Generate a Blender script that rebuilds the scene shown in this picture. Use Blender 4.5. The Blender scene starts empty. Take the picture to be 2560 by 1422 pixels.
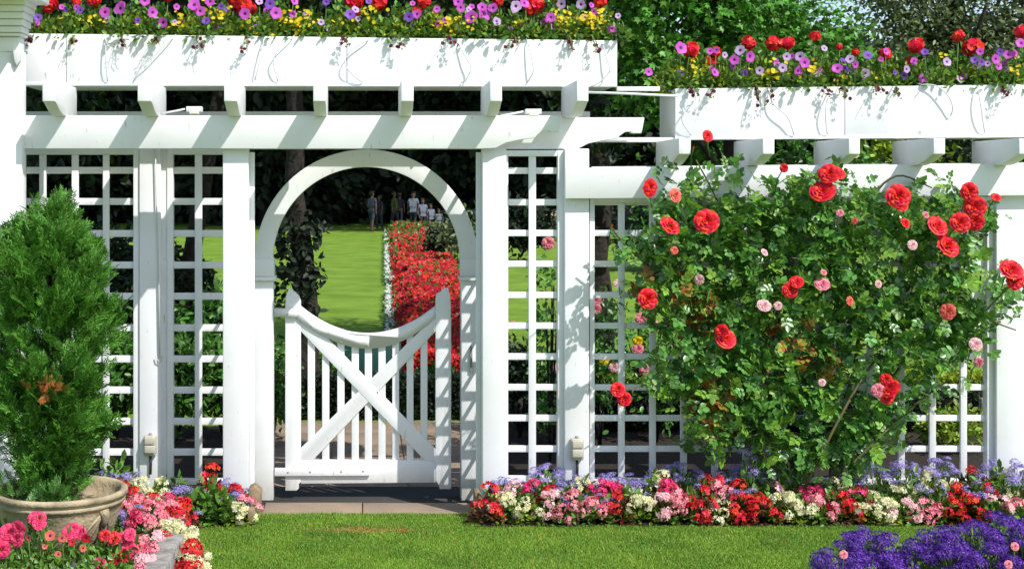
import bpy, math, random
import numpy as np
from mathutils import Vector, Matrix
random.seed(7); rng = np.random.default_rng(11)
S = bpy.context.scene
COL = S.collection
# ------------------------------------------------------------------ camera, light
F = 3600.0; CX = 900.0; CY = 460.0; D = 9.0; H = 2.0
cam = bpy.data.cameras.new('camera'); co = bpy.data.objects.new('camera', cam); COL.objects.link(co)
co.location = (0, -D, H); co.rotation_euler = (math.radians(90), 0, 0)
cam.sensor_width = 36; cam.lens = 36*F/2560
cam.shift_x = (1280-CX)/2560; cam.shift_y = -(711-CY)/2560
cam.clip_start = .05; cam.clip_end = 2000
S.camera = co
SUN = Vector((.86, -1.0, 1.45)).normalized()
w = bpy.data.worlds.new('World'); S.world = w; w.use_nodes = True
nt = w.node_tree; sky = nt.nodes.new('ShaderNodeTexSky'); sky.sky_type = 'NISHITA'; sky.sun_disc = False
sky.sun_elevation = math.asin(SUN.z); sky.sun_rotation = math.atan2(SUN.x, SUN.y)
nt.links.new(sky.outputs[0], nt.nodes['Background'].inputs[0]); nt.nodes['Background'].inputs[1].default_value = .14
sl = bpy.data.lights.new('sun', 'SUN'); sl.energy = 3.75; sl.angle = math.radians(.5); sl.color = (1, .97, .93)
so = bpy.data.objects.new('sun', sl); COL.objects.link(so); so.rotation_euler = (-SUN).to_track_quat('-Z', 'Y').to_euler()
so.location = (10, -12, 16)
S.view_settings.view_transform = 'Standard'; S.view_settings.look = 'None'
S.view_settings.exposure = .46; S.view_settings.gamma = 1

def X(px, Y): return (px-CX)/F*(D+Y)
def Z(py, Y): return H-(py-CY)/F*(D+Y)
def P(px, py, Y): return Vector((X(px, Y), Y, Z(py, Y)))
ORD = ['leftmost', 'second', 'third', 'fourth', 'fifth', 'sixth', 'seventh', 'eighth', 'ninth', 'tenth', 'eleventh', 'twelfth',
 'thirteenth', 'fourteenth', 'fifteenth', 'sixteenth', 'seventeenth', 'eighteenth', 'nineteenth', 'twentieth',
 'twenty-first', 'twenty-second', 'twenty-third', 'twenty-fourth', 'twenty-fifth', 'twenty-sixth']
def nth(i): return ORD[i] if i == 0 else ORD[i]+' from the left'
NUM = {}
# ------------------------------------------------------------------ materials
def mat(name, col, rough=.6, trans=0., var=.25, hue=.02, spec=.4, alt=None, noise=None, bump=None, tcol=None):
    m = bpy.data.materials.new(name); m.use_nodes = True; n = m.node_tree; L = n.links
    b = n.nodes['Principled BSDF']; out = n.nodes['Material Output']
    b.inputs['Roughness'].default_value = rough; b.inputs['Specular IOR Level'].default_value = spec
    c = (*col, 1)
    src = None
    if noise:
        tc = n.nodes.new('ShaderNodeTexCoord'); tx = n.nodes.new('ShaderNodeTexNoise'); L.new(tc.outputs['Object'], tx.inputs['Vector'])
        tx.inputs['Scale'].default_value = noise[0]; tx.inputs['Detail'].default_value = 6
        r = n.nodes.new('ShaderNodeValToRGB'); r.color_ramp.elements[0].position = .35; r.color_ramp.elements[1].position = .68
        r.color_ramp.elements[0].color = c; r.color_ramp.elements[1].color = (*noise[1], 1)
        L.new(tx.outputs[0], r.inputs[0]); src = r.outputs[0]
    if var > 0:
        g = n.nodes.new('ShaderNodeNewGeometry')
        hs = n.nodes.new('ShaderNodeHueSaturation')
        if alt:
            mx = n.nodes.new('ShaderNodeValToRGB'); mx.color_ramp.elements[0].color = c; mx.color_ramp.elements[1].color = (*alt, 1)
            L.new(g.outputs['Random Per Island'], mx.inputs[0]); L.new(mx.outputs[0], hs.inputs['Color'])
        elif src: L.new(src, hs.inputs['Color'])
        else: hs.inputs['Color'].default_value = c
        wn = n.nodes.new('ShaderNodeTexWhiteNoise'); wn.noise_dimensions = '1D'; L.new(g.outputs['Random Per Island'], wn.inputs['W'])
        mr = n.nodes.new('ShaderNodeMapRange'); L.new(wn.outputs['Value'], mr.inputs[0]); mr.inputs[3].default_value = 1-var; mr.inputs[4].default_value = 1+var
        L.new(mr.outputs[0], hs.inputs['Value'])
        m2 = n.nodes.new('ShaderNodeMapRange'); L.new(g.outputs['Random Per Island'], m2.inputs[0]); m2.inputs[3].default_value = .5-hue; m2.inputs[4].default_value = .5+hue
        L.new(m2.outputs[0], hs.inputs['Hue']); src = hs.outputs[0]
    if src: L.new(src, b.inputs['Base Color'])
    else: b.inputs['Base Color'].default_value = c
    if bump:
        tc = n.nodes.new('ShaderNodeTexCoord'); t2 = n.nodes.new('ShaderNodeTexNoise'); L.new(tc.outputs['Object'], t2.inputs['Vector'])
        t2.inputs['Scale'].default_value = bump[0]; t2.inputs['Detail'].default_value = 5
        bn = n.nodes.new('ShaderNodeBump'); bn.inputs['Strength'].default_value = bump[1]; bn.inputs['Distance'].default_value = bump[2]
        L.new(t2.outputs[0], bn.inputs['Height']); L.new(bn.outputs[0], b.inputs['Normal'])
    if trans:
        t = n.nodes.new('ShaderNodeBsdfTranslucent'); ms = n.nodes.new('ShaderNodeMixShader'); ms.inputs[0].default_value = trans
        if tcol: t.inputs[0].default_value = (*tcol, 1)
        elif src: L.new(src, t.inputs[0])
        else: t.inputs[0].default_value = c
        L.new(b.outputs[0], ms.inputs[1]); L.new(t.outputs[0], ms.inputs[2]); L.new(ms.outputs[0], out.inputs[0])
    return m
M = {}
M['white'] = mat('white_paint', (.84, .84, .83), .42, 0, 0, noise=(3.0, (.78, .785, .775)), bump=(60, .12, .002))
def paint_material():
    m = mat('white_paint_weathered', (.8, .8, .79), .48, 0, 0, bump=(70, .15, .002)); n = m.node_tree; L = n.links; b = n.nodes['Principled BSDF']
    g = n.nodes.new('ShaderNodeNewGeometry'); mp = n.nodes.new('ShaderNodeMapping'); L.new(g.outputs['Position'], mp.inputs[0])
    a = n.nodes.new('ShaderNodeTexNoise'); a.inputs['Scale'].default_value = 2.2; a.inputs['Detail'].default_value = 7; L.new(mp.outputs[0], a.inputs[0])
    r = n.nodes.new('ShaderNodeValToRGB'); r.color_ramp.elements[0].position = .3; r.color_ramp.elements[0].color = (.71, .71, .70, 1); r.color_ramp.elements[1].position = .62; r.color_ramp.elements[1].color = (.80, .80, .81, 1); L.new(a.outputs[0], r.inputs[0])
    mp2 = n.nodes.new('ShaderNodeMapping'); mp2.inputs['Scale'].default_value = (9, 9, 2.2); L.new(g.outputs['Position'], mp2.inputs[0])
    d = n.nodes.new('ShaderNodeTexNoise'); d.inputs['Scale'].default_value = 6; d.inputs['Detail'].default_value = 8; L.new(mp2.outputs[0], d.inputs[0])
    r2 = n.nodes.new('ShaderNodeValToRGB'); r2.color_ramp.elements[0].position = .66; r2.color_ramp.elements[0].color = (0, 0, 0, 1); r2.color_ramp.elements[1].position = .8; r2.color_ramp.elements[1].color = (1, 1, 1, 1); L.new(d.outputs[0], r2.inputs[0])
    mx = n.nodes.new('ShaderNodeMixRGB'); mx.inputs[2].default_value = (.42, .40, .33, 1); L.new(r2.outputs[0], mx.inputs[0]); L.new(r.outputs[0], mx.inputs[1])
    # soil splash on the lowest decimetres
    sp = n.nodes.new('ShaderNodeSeparateXYZ'); L.new(g.outputs['Position'], sp.inputs[0]); mr = n.nodes.new('ShaderNodeMapRange'); mr.inputs[1].default_value = .12; mr.inputs[2].default_value = -.12; L.new(sp.outputs['Z'], mr.inputs[0])
    mu = n.nodes.new('ShaderNodeMath'); mu.operation = 'MULTIPLY'; L.new(mr.outputs[0], mu.inputs[0]); L.new(d.outputs[0], mu.inputs[1]); m3 = n.nodes.new('ShaderNodeMixRGB'); m3.inputs[2].default_value = (.4, .33, .2, 1); L.new(mu.outputs[0], m3.inputs[0]); L.new(mx.outputs[0], m3.inputs[1])
    L.new(m3.outputs[0], b.inputs['Base Color']); return m
M['white'] = paint_material()
M['ivory'] = mat('aged_paint', (.74, .73, .66), .5, 0, 0, noise=(9, (.62, .6, .52)), bump=(40, .2, .002))
M['screw'] = mat('screw_metal', (.25, .24, .22), .4, 0, 0)
M['cord'] = mat('grey_tube', (.6, .6, .59), .5, 0, 0)
M['plastic'] = mat('beige_plastic', (.5, .47, .38), .45, 0, 0, noise=(30, (.42, .4, .32)))
M['dark'] = mat('dark_gap', (.03, .03, .03), .6, 0, 0)
M['soil'] = mat('soil', (.018, .012, .008), .95, 0, 0, noise=(25, (.035, .024, .015)), bump=(50, 1, .02))
M['paving'] = mat('paving', (.30, .22, .155), .85, 0, 0, noise=(4, (.22, .165, .12)), bump=(60, .5, .004))
M['stone'] = mat('stone', (.2, .19, .17), .9, 0, 0, noise=(14, (.34, .32, .29)), bump=(30, 1, .012))
M['timber'] = mat('weathered_timber', (.2, .14, .08), .85, 0, 0, noise=(20, (.3, .22, .13)), bump=(40, .7, .005))
M['pot'] = mat('buff_stoneware', (.5, .40, .25), .8, 0, 0, noise=(6, (.22, .18, .11)), bump=(35, .9, .01))
M['bark'] = mat('bark', (.016, .013, .01), .95, 0, 0, noise=(12, (.035, .028, .02)), bump=(20, 1, .03))
M['cane'] = mat('rose_cane', (.11, .1, .035), .6, 0, .2)
M['stem'] = mat('green_stem', (.12, .2, .04), .6, 0, .2)
M['leaf'] = mat('leaf_green', (.07, .17, .022), .38, .28, .4, .025, alt=(.16, .30, .045))
M['rose_leaf'] = mat('rose_leaf', (.055, .17, .03), .33, .27, .42, .015, alt=(.15, .34, .06), spec=.6)
M['rose_leaf2'] = mat('rose_leaf_light', (.13, .28, .03), .4, .3, .35, .015, alt=(.22, .4, .05))
M['young'] = mat('young_rose_leaf', (.30, .05, .02), .4, .3, .3, .02, alt=(.4, .3, .05))
M['lime'] = mat('yellow_green_leaf', (.10, .22, .018), .45, .32, .5, .03, alt=(.34, .40, .03))
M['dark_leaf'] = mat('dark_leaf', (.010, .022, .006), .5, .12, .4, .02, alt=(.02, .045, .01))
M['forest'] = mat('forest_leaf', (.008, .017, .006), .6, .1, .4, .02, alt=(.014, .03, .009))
M['maple'] = mat('maple_leaf', (.06, .2, .02), .38, .3, .4, .02, alt=(.14, .36, .04))
M['olive'] = mat('olive_leaf', (.07, .10, .035), .5, .25, .4, .02, alt=(.16, .2, .075))
M['conifer'] = mat('conifer_spray', (.045, .155, .022), .5, .25, .5, .025, alt=(.15, .35, .04))
M['bronze'] = mat('bronze_leaf', (.09, .02, .012), .35, .2, .4, .02, alt=(.13, .06, .02))
M['hedge'] = mat('hedge_leaf', (.04, .12, .02), .38, .25, .4, .02, alt=(.10, .24, .035))
M['hedge_lime'] = mat('golden_hedge_leaf', (.2, .3, .01), .5, .3, .3, .02, alt=(.3, .36, .015))
def petal(k, c, alt=None, tr=.3, var=.22): M[k] = mat(k+'_petal', c, .5, tr, var, .012, alt=alt, spec=.25)
petal('red', (.42, .005, .012), (.74, .03, .04), tr=.2, var=.4); petal('scarlet', (.46, .007, .012), (.74, .03, .022), tr=.2, var=.4); petal('geranium', (.72, .008, .022), (.85, .03, .03), tr=.2, var=.15); petal('coral', (.75, .12, .09), (.82, .2, .15))
petal('rose_red', (.6, .006, .014), (.8, .016, .026), tr=.2, var=.2)
petal('pink', (.75, .14, .22), (.85, .38, .42)); petal('pale_pink', (.8, .42, .45), (.85, .55, .55)); petal('hot_pink', (.7, .025, .12), (.82, .10, .22))
petal('cream', (.66, .64, .3), (.78, .76, .56)); petal('white_p', (.8, .8, .76), (.7, .7, .68)); petal('yellow', (.75, .55, .01), (.85, .65, .02))
petal('magenta', (.62, .07, .60), (.75, .14, .66)); petal('lilac', (.3, .24, .6), (.48, .4, .72)); petal('violet', (.16, .06, .5), (.3, .12, .62))
petal('pale_violet', (.6, .4, .75), (.7, .5, .75)); petal('purple', (.07, .018, .24), (.18, .06, .44), tr=.15, var=.4); petal('burgundy', (.1, .005, .03), (.2, .01, .06))
petal('throat', (.12, .005, .13)); petal('red_far', (.36, .004, .008), (.62, .018, .018), tr=.12, var=.4)
# ------------------------------------------------------------------ mesh helpers
def npmesh(name, V, faces_flat, totals, mats, midx=None, smooth=False):
    me = bpy.data.meshes.new(name)
    V = np.asarray(V, dtype=np.float32); ff = np.asarray(faces_flat, dtype=np.int32); tt = np.asarray(totals, dtype=np.int32)
    me.vertices.add(len(V)); me.vertices.foreach_set('co', V.ravel())
    me.loops.add(len(ff)); me.loops.foreach_set('vertex_index', ff)
    me.polygons.add(len(tt)); me.polygons.foreach_set('loop_start', np.concatenate([[0], np.cumsum(tt)[:-1]]).astype(np.int32))
    if midx is not None: me.polygons.foreach_set('material_index', np.asarray(midx, dtype=np.int32))
    if smooth: me.polygons.foreach_set('use_smooth', np.ones(len(tt), dtype=bool))
    for m in mats: me.materials.append(M[m] if isinstance(m, str) else m)
    me.update(calc_edges=True); me.validate()
    return me
class MB:
    def __init__(s): s.v = []; s.f = []; s.m = []
    def add(s, vs, fs, mi=0):
        o = len(s.v); s.v += [tuple(v) for v in vs]; s.f += [tuple(i+o for i in f) for f in fs]; s.m += [mi]*len(fs)
    def box(s, x0, x1, y0, y1, z0, z1, mi=0):
        s.hexa([(x0, y0, z0), (x1, y0, z0), (x1, y1, z0), (x0, y1, z0), (x0, y0, z1), (x1, y0, z1), (x1, y1, z1), (x0, y1, z1)], mi)
    def hexa(s, v, mi=0): s.add(v, [(0, 3, 2, 1), (4, 5, 6, 7), (0, 1, 5, 4), (1, 2, 6, 5), (2, 3, 7, 6), (3, 0, 4, 7)], mi)
    def prism(s, poly, y0, y1, mi=0):           # poly in (x, z), front face at y0
        n = len(poly); a = sum(poly[i][0]*poly[(i+1) % n][1]-poly[(i+1) % n][0]*poly[i][1] for i in range(n))
        if a < 0: poly = poly[::-1]
        s.add([(x, y0, z) for x, z in poly]+[(x, y1, z) for x, z in poly],
              [tuple(range(n)), tuple(range(2*n-1, n-1, -1))]+[(i, i+n, (i+1) % n+n, (i+1) % n) for i in range(n)], mi)
    def prismx(s, poly, x0, x1, mi=0):          # poly in (y, z)
        n = len(poly)
        a = sum(poly[i][0]*poly[(i+1) % n][1]-poly[(i+1) % n][0]*poly[i][1] for i in range(n))
        if a < 0: poly = poly[::-1]
        s.add([(x0, y, z) for y, z in poly]+[(x1, y, z) for y, z in poly],
              [tuple(range(n-1, -1, -1)), tuple(range(n, 2*n))]+[(i, (i+1) % n, (i+1) % n+n, i+n) for i in range(n)], mi)
    def tube(s, pts, r, n=6, mi=0, r2=None):
        pts = [Vector(p) for p in pts]; k = len(pts); vs = []
        for i, p in enumerate(pts):
            t = (pts[min(i+1, k-1)]-pts[max(i-1, 0)]).normalized()
            u = t.cross(Vector((0.1, .2, 1)) if abs(t.z) < .9 else Vector((1, .1, 0))).normalized(); v = t.cross(u)
            rr = r if r2 is None else r+(r2-r)*i/(k-1)
            for j in range(n):
                a = 2*math.pi*j/n; vs.append(p+u*math.cos(a)*rr+v*math.sin(a)*rr)
        fs = [(i*n+j, i*n+(j+1) % n, (i+1)*n+(j+1) % n, (i+1)*n+j) for i in range(k-1) for j in range(n)]
        fs += [tuple(range(n-1, -1, -1)), tuple(range((k-1)*n, k*n))]
        s.add(vs, fs, mi)
    def lathe(s, prof, c=(0, 0, 0), n=48, mi=0):
        k = len(prof); vs = [(c[0]+r*math.cos(2*math.pi*j/n), c[1]+r*math.sin(2*math.pi*j/n), c[2]+z) for r, z in prof for j in range(n)]
        fs = [(i*n+j, i*n+(j+1) % n, (i+1)*n+(j+1) % n, (i+1)*n+j) for i in range(k-1) for j in range(n)]
        s.add(vs, fs, mi)
    def mesh(s, name, mats, smooth=False):
        if isinstance(mats, str): mats = [mats]
        return npmesh(name, s.v, [i for f in s.f for i in f], [len(f) for f in s.f], mats, s.m, smooth)
def obj(name, me, parent=None, loc=(0, 0, 0), rot=(0, 0, 0), sc=1, bevel=0):
    o = bpy.data.objects.new(name, me); COL.objects.link(o)
    o.location = loc; o.rotation_euler = rot; o.scale = (sc, sc, sc) if not hasattr(sc, '__len__') else sc
    if parent: o.parent = parent
    if bevel:
        b = o.modifiers.new('bevel', 'BEVEL'); b.width = bevel; b.segments = 2; b.limit_method = 'ANGLE'
    return o
def tag(o, label=None, cat=None, group=None, kind=None):
    if label: o['label'] = label
    if cat: o['category'] = cat
    if group: o['group'] = group
    if kind: o['kind'] = kind
    return o
def thing(name, label, cat, loc=(0, 0, 0), rz=0, group=None, sc=1):
    return tag(obj(name, None, None, loc, (0, 0, rz), sc), label, cat, group)
def norm(a): return a/np.maximum(np.linalg.norm(a, axis=-1, keepdims=True), 1e-9)
def frames(d, up=None, roll=None):
    """columns: side, along(d), normal"""
    d = norm(np.asarray(d, float)); n = len(d)
    if up is None: up = rng.normal(size=(n, 3))
    s = norm(np.cross(d, up)); z = norm(np.cross(s, d))
    return np.stack([s, d, z], axis=2)
def rdir(n): return norm(rng.normal(size=(n, 3)))
def scat(name, tpl, mats, pos, R, sc, smooth=False):
    tv, tf, tm = tpl; tv = np.asarray(tv, float); n = len(pos); sc = np.asarray(sc, float)
    if sc.ndim == 0: sc = np.full(n, float(sc))
    if sc.ndim == 1: sc = np.repeat(sc[:, None], 3, 1)
    L = tv[None]*sc[:, None, :]
    V = np.einsum('nij,nkj->nki', R, L)+np.asarray(pos)[:, None, :]
    k = len(tv); flat = np.array([i for f in tf for i in f]); tot = np.array([len(f) for f in tf])
    FF = (flat[None]+(np.arange(n)*k)[:, None]).ravel()
    return npmesh(name, V.reshape(-1, 3), FF, np.tile(tot, n), mats, np.tile(np.array(tm), n), smooth)
# templates (unit length along +y, normal +z)
LEAF = ([(0, 0, 0), (.24, .25, .07), (.26, .62, .06), (0, 1, -.06), (-.26, .62, .06), (-.24, .25, .07)], [(0, 1, 2, 3), (3, 4, 5, 0)], [0, 0])
def compound(leaflets):
    v = []; f = []
    for (x, y, a, s) in leaflets:
        o = len(v); c, sn = math.cos(a), math.sin(a)
        for p in LEAF[0]: v.append((x+(p[0]*1.3*c+p[1]*sn)*s, y+(-p[0]*1.3*sn+p[1]*c)*s, p[2]*s-.15*y*y))
        f += [tuple(i+o for i in q) for q in LEAF[1]]
    o = len(v); v += [(-.01, 0, 0), (.01, 0, 0), (.01, .6, -.06), (-.01, .6, -.06)]; f.append((o, o+1, o+2, o+3))
    return (v, f, [0]*len(f))
ROSELEAF = compound([(0, .25, 1.25, .34), (0, .25, -1.25, .34), (0, .5, 1.05, .4), (0, .5, -1.05, .4), (0, .6, 0, .46)])
def lobed():
    v = [(0, 0, 0)]; pts = []
    for i, (a, r) in enumerate([(-150, .25), (-115, .6), (-85, .38), (-55, .85), (-30, .5), (0, 1.05), (30, .5), (55, .85), (85, .38), (115, .6), (150, .25)]):
        t = math.radians(a); pts.append((math.sin(t)*r*.62, .25+math.cos(t)*r*.62, -.08 if i % 2 else .02))
    v += pts; n = len(pts)
    return (v, [(0, i+1, i) for i in range(1, n)], [0]*(n-1))
MAPLE = lobed()
def spray():
    v = []; f = []
    def sl(x, y, a, l, w):
        o = len(v); c, s_ = math.cos(a), math.sin(a)
        for p in [(-w, 0), (w, 0), (w*.5, l), (-w*.5, l)]: v.append((x+p[0]*c+p[1]*s_, y-p[0]*s_+p[1]*c, -.25*(y+p[1])**2+.03*random.random()))
        f.append((o, o+1, o+2, o+3))
    sl(0, 0, 0, 1, .03)
    for i in range(7):
        y = .12+.12*i; l = .42*(1-.6*i/7)
        for sgn in (1, -1):
            sl(0, y, sgn*.75, l, .028)
            for q in (.45, .8): sl(sgn*math.sin(.75)*l*q, y+math.cos(.75)*l*q, sgn*.75+.6*random.choice((1, -1)), l*.38, .024)
    return (v, f, [0]*len(f))
SPRAY = spray()
def disc_flower(np_=5, cup=.25, throat=True, wave=.06, seg=4):
    """open flower facing +z: lobes around"""
    v = [(0, 0, -cup)]; f = []; m = []
    n = np_*seg; r1 = .27
    for j in range(n):
        a = 2*math.pi*j/n; v.append((r1*math.cos(a), r1*math.sin(a), -cup*.35))
    for j in range(n):
        a = 2*math.pi*j/n; ph = (j % seg)/seg; r = .86+.14*math.sin(math.pi*ph)**.7 if j % seg else .86
        v.append((r*math.cos(a), r*math.sin(a), wave*math.cos(2*a+1)+.04*(j % 2)))
    for j in range(n):
        k = (j+1) % n; f.append((0, 1+j, 1+k)); m.append(1 if throat else 0)
        f.append((1+j, 1+n+j, 1+n+k, 1+k)); m.append(0)
    return (v, f, m)
PETUNIA = disc_flower()
FLORET5 = disc_flower(5, .1, False, .03, 2)
FLORET4 = ([(0, 0, 0), (.35, .15, .1), (.45, .8, .2), (-.45, .8, .2), (-.35, .15, .1), (.3, -.2, .1), (.4, -.85, .25), (-.4, -.85, .25), (-.3, -.2, .1),
            (.95, .25, .15), (.95, -.25, .15), (-.95, .25, .15), (-.95, -.25, .15)],
           [(0, 1, 2, 3, 4), (0, 8, 7, 6, 5), (0, 5, 10, 9, 1), (0, 4, 11, 12, 8)], [0]*4)
QUAD = ([(-.5, -.5, 0), (.5, -.5, 0.1), (.5, .5, 0), (-.5, .5, .12)], [(0, 1, 2, 3)], [0])
STAR = ([(0, 0, 0), (.2, .1, .1), (0, .9, .3), (-.2, .1, .1), (-.85, -.3, .3), (0, -.25, .1), (.85, -.35, .3)], [(0, 1, 2, 3), (0, 3, 4, 5), (0, 5, 6, 1)], [0]*3)
def rosebloom(seedn, layers=((.12, 5), (.26, 6), (.45, 7), (.66, 8), (.86, 9)), open_=1.0):
    """full rose head facing +z, radius ~1, made of curved petals"""
    r = np.random.default_rng(seedn); v = []; f = []
    for li, (rad, n) in enumerate(layers):
        tilt = (.1+li*.27)*open_
        for k in range(n):
            a = 2*math.pi*(k+r.random()*.35)/n+li*.8; w = .26+rad*.42; h = .55+rad*.28
            o = len(v); rows = 4; cols = 5
            for i in range(rows):
                t = i/(rows-1)
                for j in range(cols):
                    u = j/(cols-1)*2-1
                    wid = w*(.5+.6*math.sin(math.pi*min(t*.8+.12, 1)))*(1-.18*(t > .9))
                    th = a+u*wid/(rad*.7+.28)
                    out = rad*.35+t*h*math.sin(tilt)+.16*max(0, t-.6)*(1+li*.35)
                    z = t*h*math.cos(tilt)-.16*u*u*t-.12*max(0, t-.7)*li+.06*r.normal()*t*.6
                    v.append((math.cos(th)*out, math.sin(th)*out, z-.25))
            f += [(o+i*cols+j, o+i*cols+j+1, o+(i+1)*cols+j+1, o+(i+1)*cols+j) for i in range(rows-1) for j in range(cols-1)]
    return (v, f, [0]*len(f))
RB = [rosebloom(i) for i in range(4)]; RBUD = rosebloom(9, ((.12, 4), (.25, 5)), .7)
def bloom_mesh(name, tpl, m):
    return scat(name, tpl, [m], np.zeros((1, 3)), np.eye(3)[None], 1.0, True)
def mound(n, r, h, ls, tpl, m, name='foliage', z0=.02, flat=.35):
    d = rdir(n); d[:, 2] = np.abs(d[:, 2]); rad = rng.uniform(.35, 1, n)**.5
    pos = d*rad[:, None]*np.array([r, r, h])+np.array([0, 0, z0])
    R = frames(norm(d+rng.normal(size=(n, 3))*.5), up=-(np.array([[0, 0, 1.]])+rng.normal(size=(n, 3))*flat+d*.5)*-1)
    return scat(name, tpl, [m], pos, R, rng.uniform(.7, 1.25, n)*ls)
def cluster(n, r, fs, tpl, mats, name, flat=.7, hemi=True):
    """dome of florets facing outwards (+z)"""
    d = rdir(n)
    if hemi: d[:, 2] = np.abs(d[:, 2])*1.0
    d = norm(d); pos = d*r*np.array([1, 1, flat])*rng.uniform(.8, 1.05, (n, 1))
    R = frames(np.cross(d, rdir(n)), up=None); zz = norm(d+rng.normal(size=(n, 3))*.25)
    s = norm(np.cross(rdir(n), zz)); y = np.cross(zz, s); R = np.stack([s, y, zz], axis=2)
    return scat(name, tpl, mats, pos, R, rng.uniform(.8, 1.2, n)*fs)
# ------------------------------------------------------------------ setting
def gz(y): return float(np.interp(y, [-.8, .1, .3, .5], [0, -.085, -.115, -.12]))
def sheet(name, poly, z, m):
    b = MB(); n = len(poly); b.add([(x, y, z+gz(y)) for x, y in poly], [tuple(range(n))])
    return tag(obj(name, b.mesh(name, m)), kind='structure')
def lawn_material():
    m = bpy.data.materials.new('lawn'); m.use_nodes = True; n = m.node_tree; L = n.links; b = n.nodes['Principled BSDF']
    tc = n.nodes.new('ShaderNodeTexCoord')
    t = n.nodes.new('ShaderNodeTexNoise'); t.inputs['Scale'].default_value = 1.3; t.inputs['Detail'].default_value = 8; L.new(tc.outputs['Object'], t.inputs[0])
    r = n.nodes.new('ShaderNodeValToRGB'); e = r.color_ramp.elements; e[0].position = .35; e[0].color = (.15, .26, .028, 1); e[1].position = .66; e[1].color = (.235, .37, .05, 1)
    L.new(t.outputs[0], r.inputs[0])
    t2 = n.nodes.new('ShaderNodeTexNoise'); t2.inputs['Scale'].default_value = 90; L.new(tc.outputs['Object'], t2.inputs[0])
    mx = n.nodes.new('ShaderNodeMixRGB'); mx.blend_type = 'MULTIPLY'; mx.inputs[0].default_value = .8; L.new(r.outputs[0], mx.inputs[1])
    r2 = n.nodes.new('ShaderNodeValToRGB'); r2.color_ramp.elements[0].color = (.45, .5, .4, 1); r2.color_ramp.elements[1].color = (1, 1, 1, 1); r2.color_ramp.elements[1].position = .6; L.new(t2.outputs[0], r2.inputs[0]); L.new(r2.outputs[0], mx.inputs[2])
    L.new(mx.outputs[0], b.inputs['Base Color']); b.inputs['Roughness'].default_value = .9; b.inputs['Specular IOR Level'].default_value = .1
    bp = n.nodes.new('ShaderNodeBump'); bp.inputs['Strength'].default_value = .9; bp.inputs['Distance'].default_value = .02; L.new(t2.outputs[0], bp.inputs['Height']); L.new(bp.outputs[0], b.inputs['Normal'])
    return m
M['lawn'] = lawn_material()
b = MB(); ys = [-60, -.8, .1, .3, .5, 600]
b.add([(x, y, gz(y)) for y in ys for x in (-300, 300)], [(2*i, 2*i+1, 2*i+3, 2*i+2) for i in range(5)])
tag(obj('lawn', b.mesh('lawn', 'lawn')), kind='structure')
sheet('flower_bed_soil', [(.72, -.47), (4.9, -.45), (4.9, .1), (4.9, .3), (.80, .3), (.8, .1), (.72, -.2)], .008, 'soil')
sheet('flower_bed_soil', [(-3.6, -2.6), (-1.08, -2.6), (-.97, -2.0), (-1.0, -1.55), (-1.3, -1.15), (-1.2, -.75), (-.8, -.42), (-.66, -.25), (-.66, .1), (-.66, .3), (-3.6, .3), (-3.6, .1), (-3.6, -.8)], .008, 'soil')
sheet('garden_soil', [(-8, .5), (-.76, .5), (-.80, 3.6), (-8, 3.6)], .006, 'soil')
sheet('garden_soil', [(.9, .5), (9, .5), (9, 5.5), (1.1, 5.5), (.9, 3.3)], .006, 'soil')
# paving of the path behind the gate, with a raised threshold slab
pv = MB()
for i in range(6):
    for j in range(3):
        x0 = -.78+j*.56; y0 = .47+i*.55
        pv.box(x0, x0+.552, y0, y0+.542, -.15, -.106+.002*((i*3+j) % 3))
pv.box(-.8, .92, .46, 3.8, -.16, -.113)
M['shade_paint'] = mat('shade_paint', (.035, .034, .032), .9, 0, 0, noise=(60, (.05, .048, .044)), bump=(120, .6, .003))
ap = MB(); ap.box(-.8, .93, .457, 1.0, -.15, -.099); tag(obj('shade_strip', ap.mesh('shade_strip', 'shade_paint')), kind='structure')  # dark strip laid over the path, painting in the shade under the gate
tag(obj('path', pv.mesh('path', 'paving'), bevel=.004), kind='structure')
th = MB(); th.box(X(655, .1), X(905, .1), .1, .455, -.14, -.088); th.box(X(907, .1), X(1184, .1), .1, .455, -.14, -.09)
tag(obj('threshold_slab', th.mesh('threshold', 'paving'), bevel=.006), kind='structure')
# grass blades on the near lawn
n = 260000
gx = rng.uniform(-1.6, 3.9, n); gy = rng.uniform(-2.35, .1, n)
keep = ~((gx > .74) & (gy > -.46)) & ~((gx < -.62) & (gy > -.25)) & ~((gx < -.8) & (gy > -.45)) & ~((gx < -1.15) & (gy > -.8))
dead = np.exp(-(((gx-.03)/.26)**2+((gy+.62)/.09)**2)); 
gx, gy, dead = gx[keep], gy[keep], dead[keep]; n = len(gx)
def grass(sel, m, nm, hmul=1.):
    k = sel.sum(); d = rng.normal(size=(k, 3))*.45; d[:, 2] = 1
    bl = ([(-.5, 0, 0), (.5, 0, 0), (.35, .6, .02), (0, 1, .1), (-.35, .6, .02)], [(0, 1, 2, 3, 4)], [0])
    sc = np.stack([np.full(k, .0036), rng.uniform(.008, .021, k)*hmul*(1+.25*np.sin(gx[sel]*9+gy[sel]*5)*np.sin(gx[sel]*4-gy[sel]*11)), np.full(k, .02)], 1)
    return scat(nm, bl, [m], np.stack([gx[sel], gy[sel], np.interp(gy[sel], [-.8, .1], [0, -.085])], 1), frames(d), sc)
M['grass'] = mat('grass_blade', (.13, .28, .022), .5, .36, .4, .02, alt=(.27, .44, .06))
_n = M['grass'].node_tree; _t = _n.nodes.new('ShaderNodeTexNoise'); _t.inputs['Scale'].default_value = 2.6; _t.inputs['Detail'].default_value = 5; _g = _n.nodes.new('ShaderNodeNewGeometry'); _n.links.new(_g.outputs['Position'], _t.inputs[0])
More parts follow.
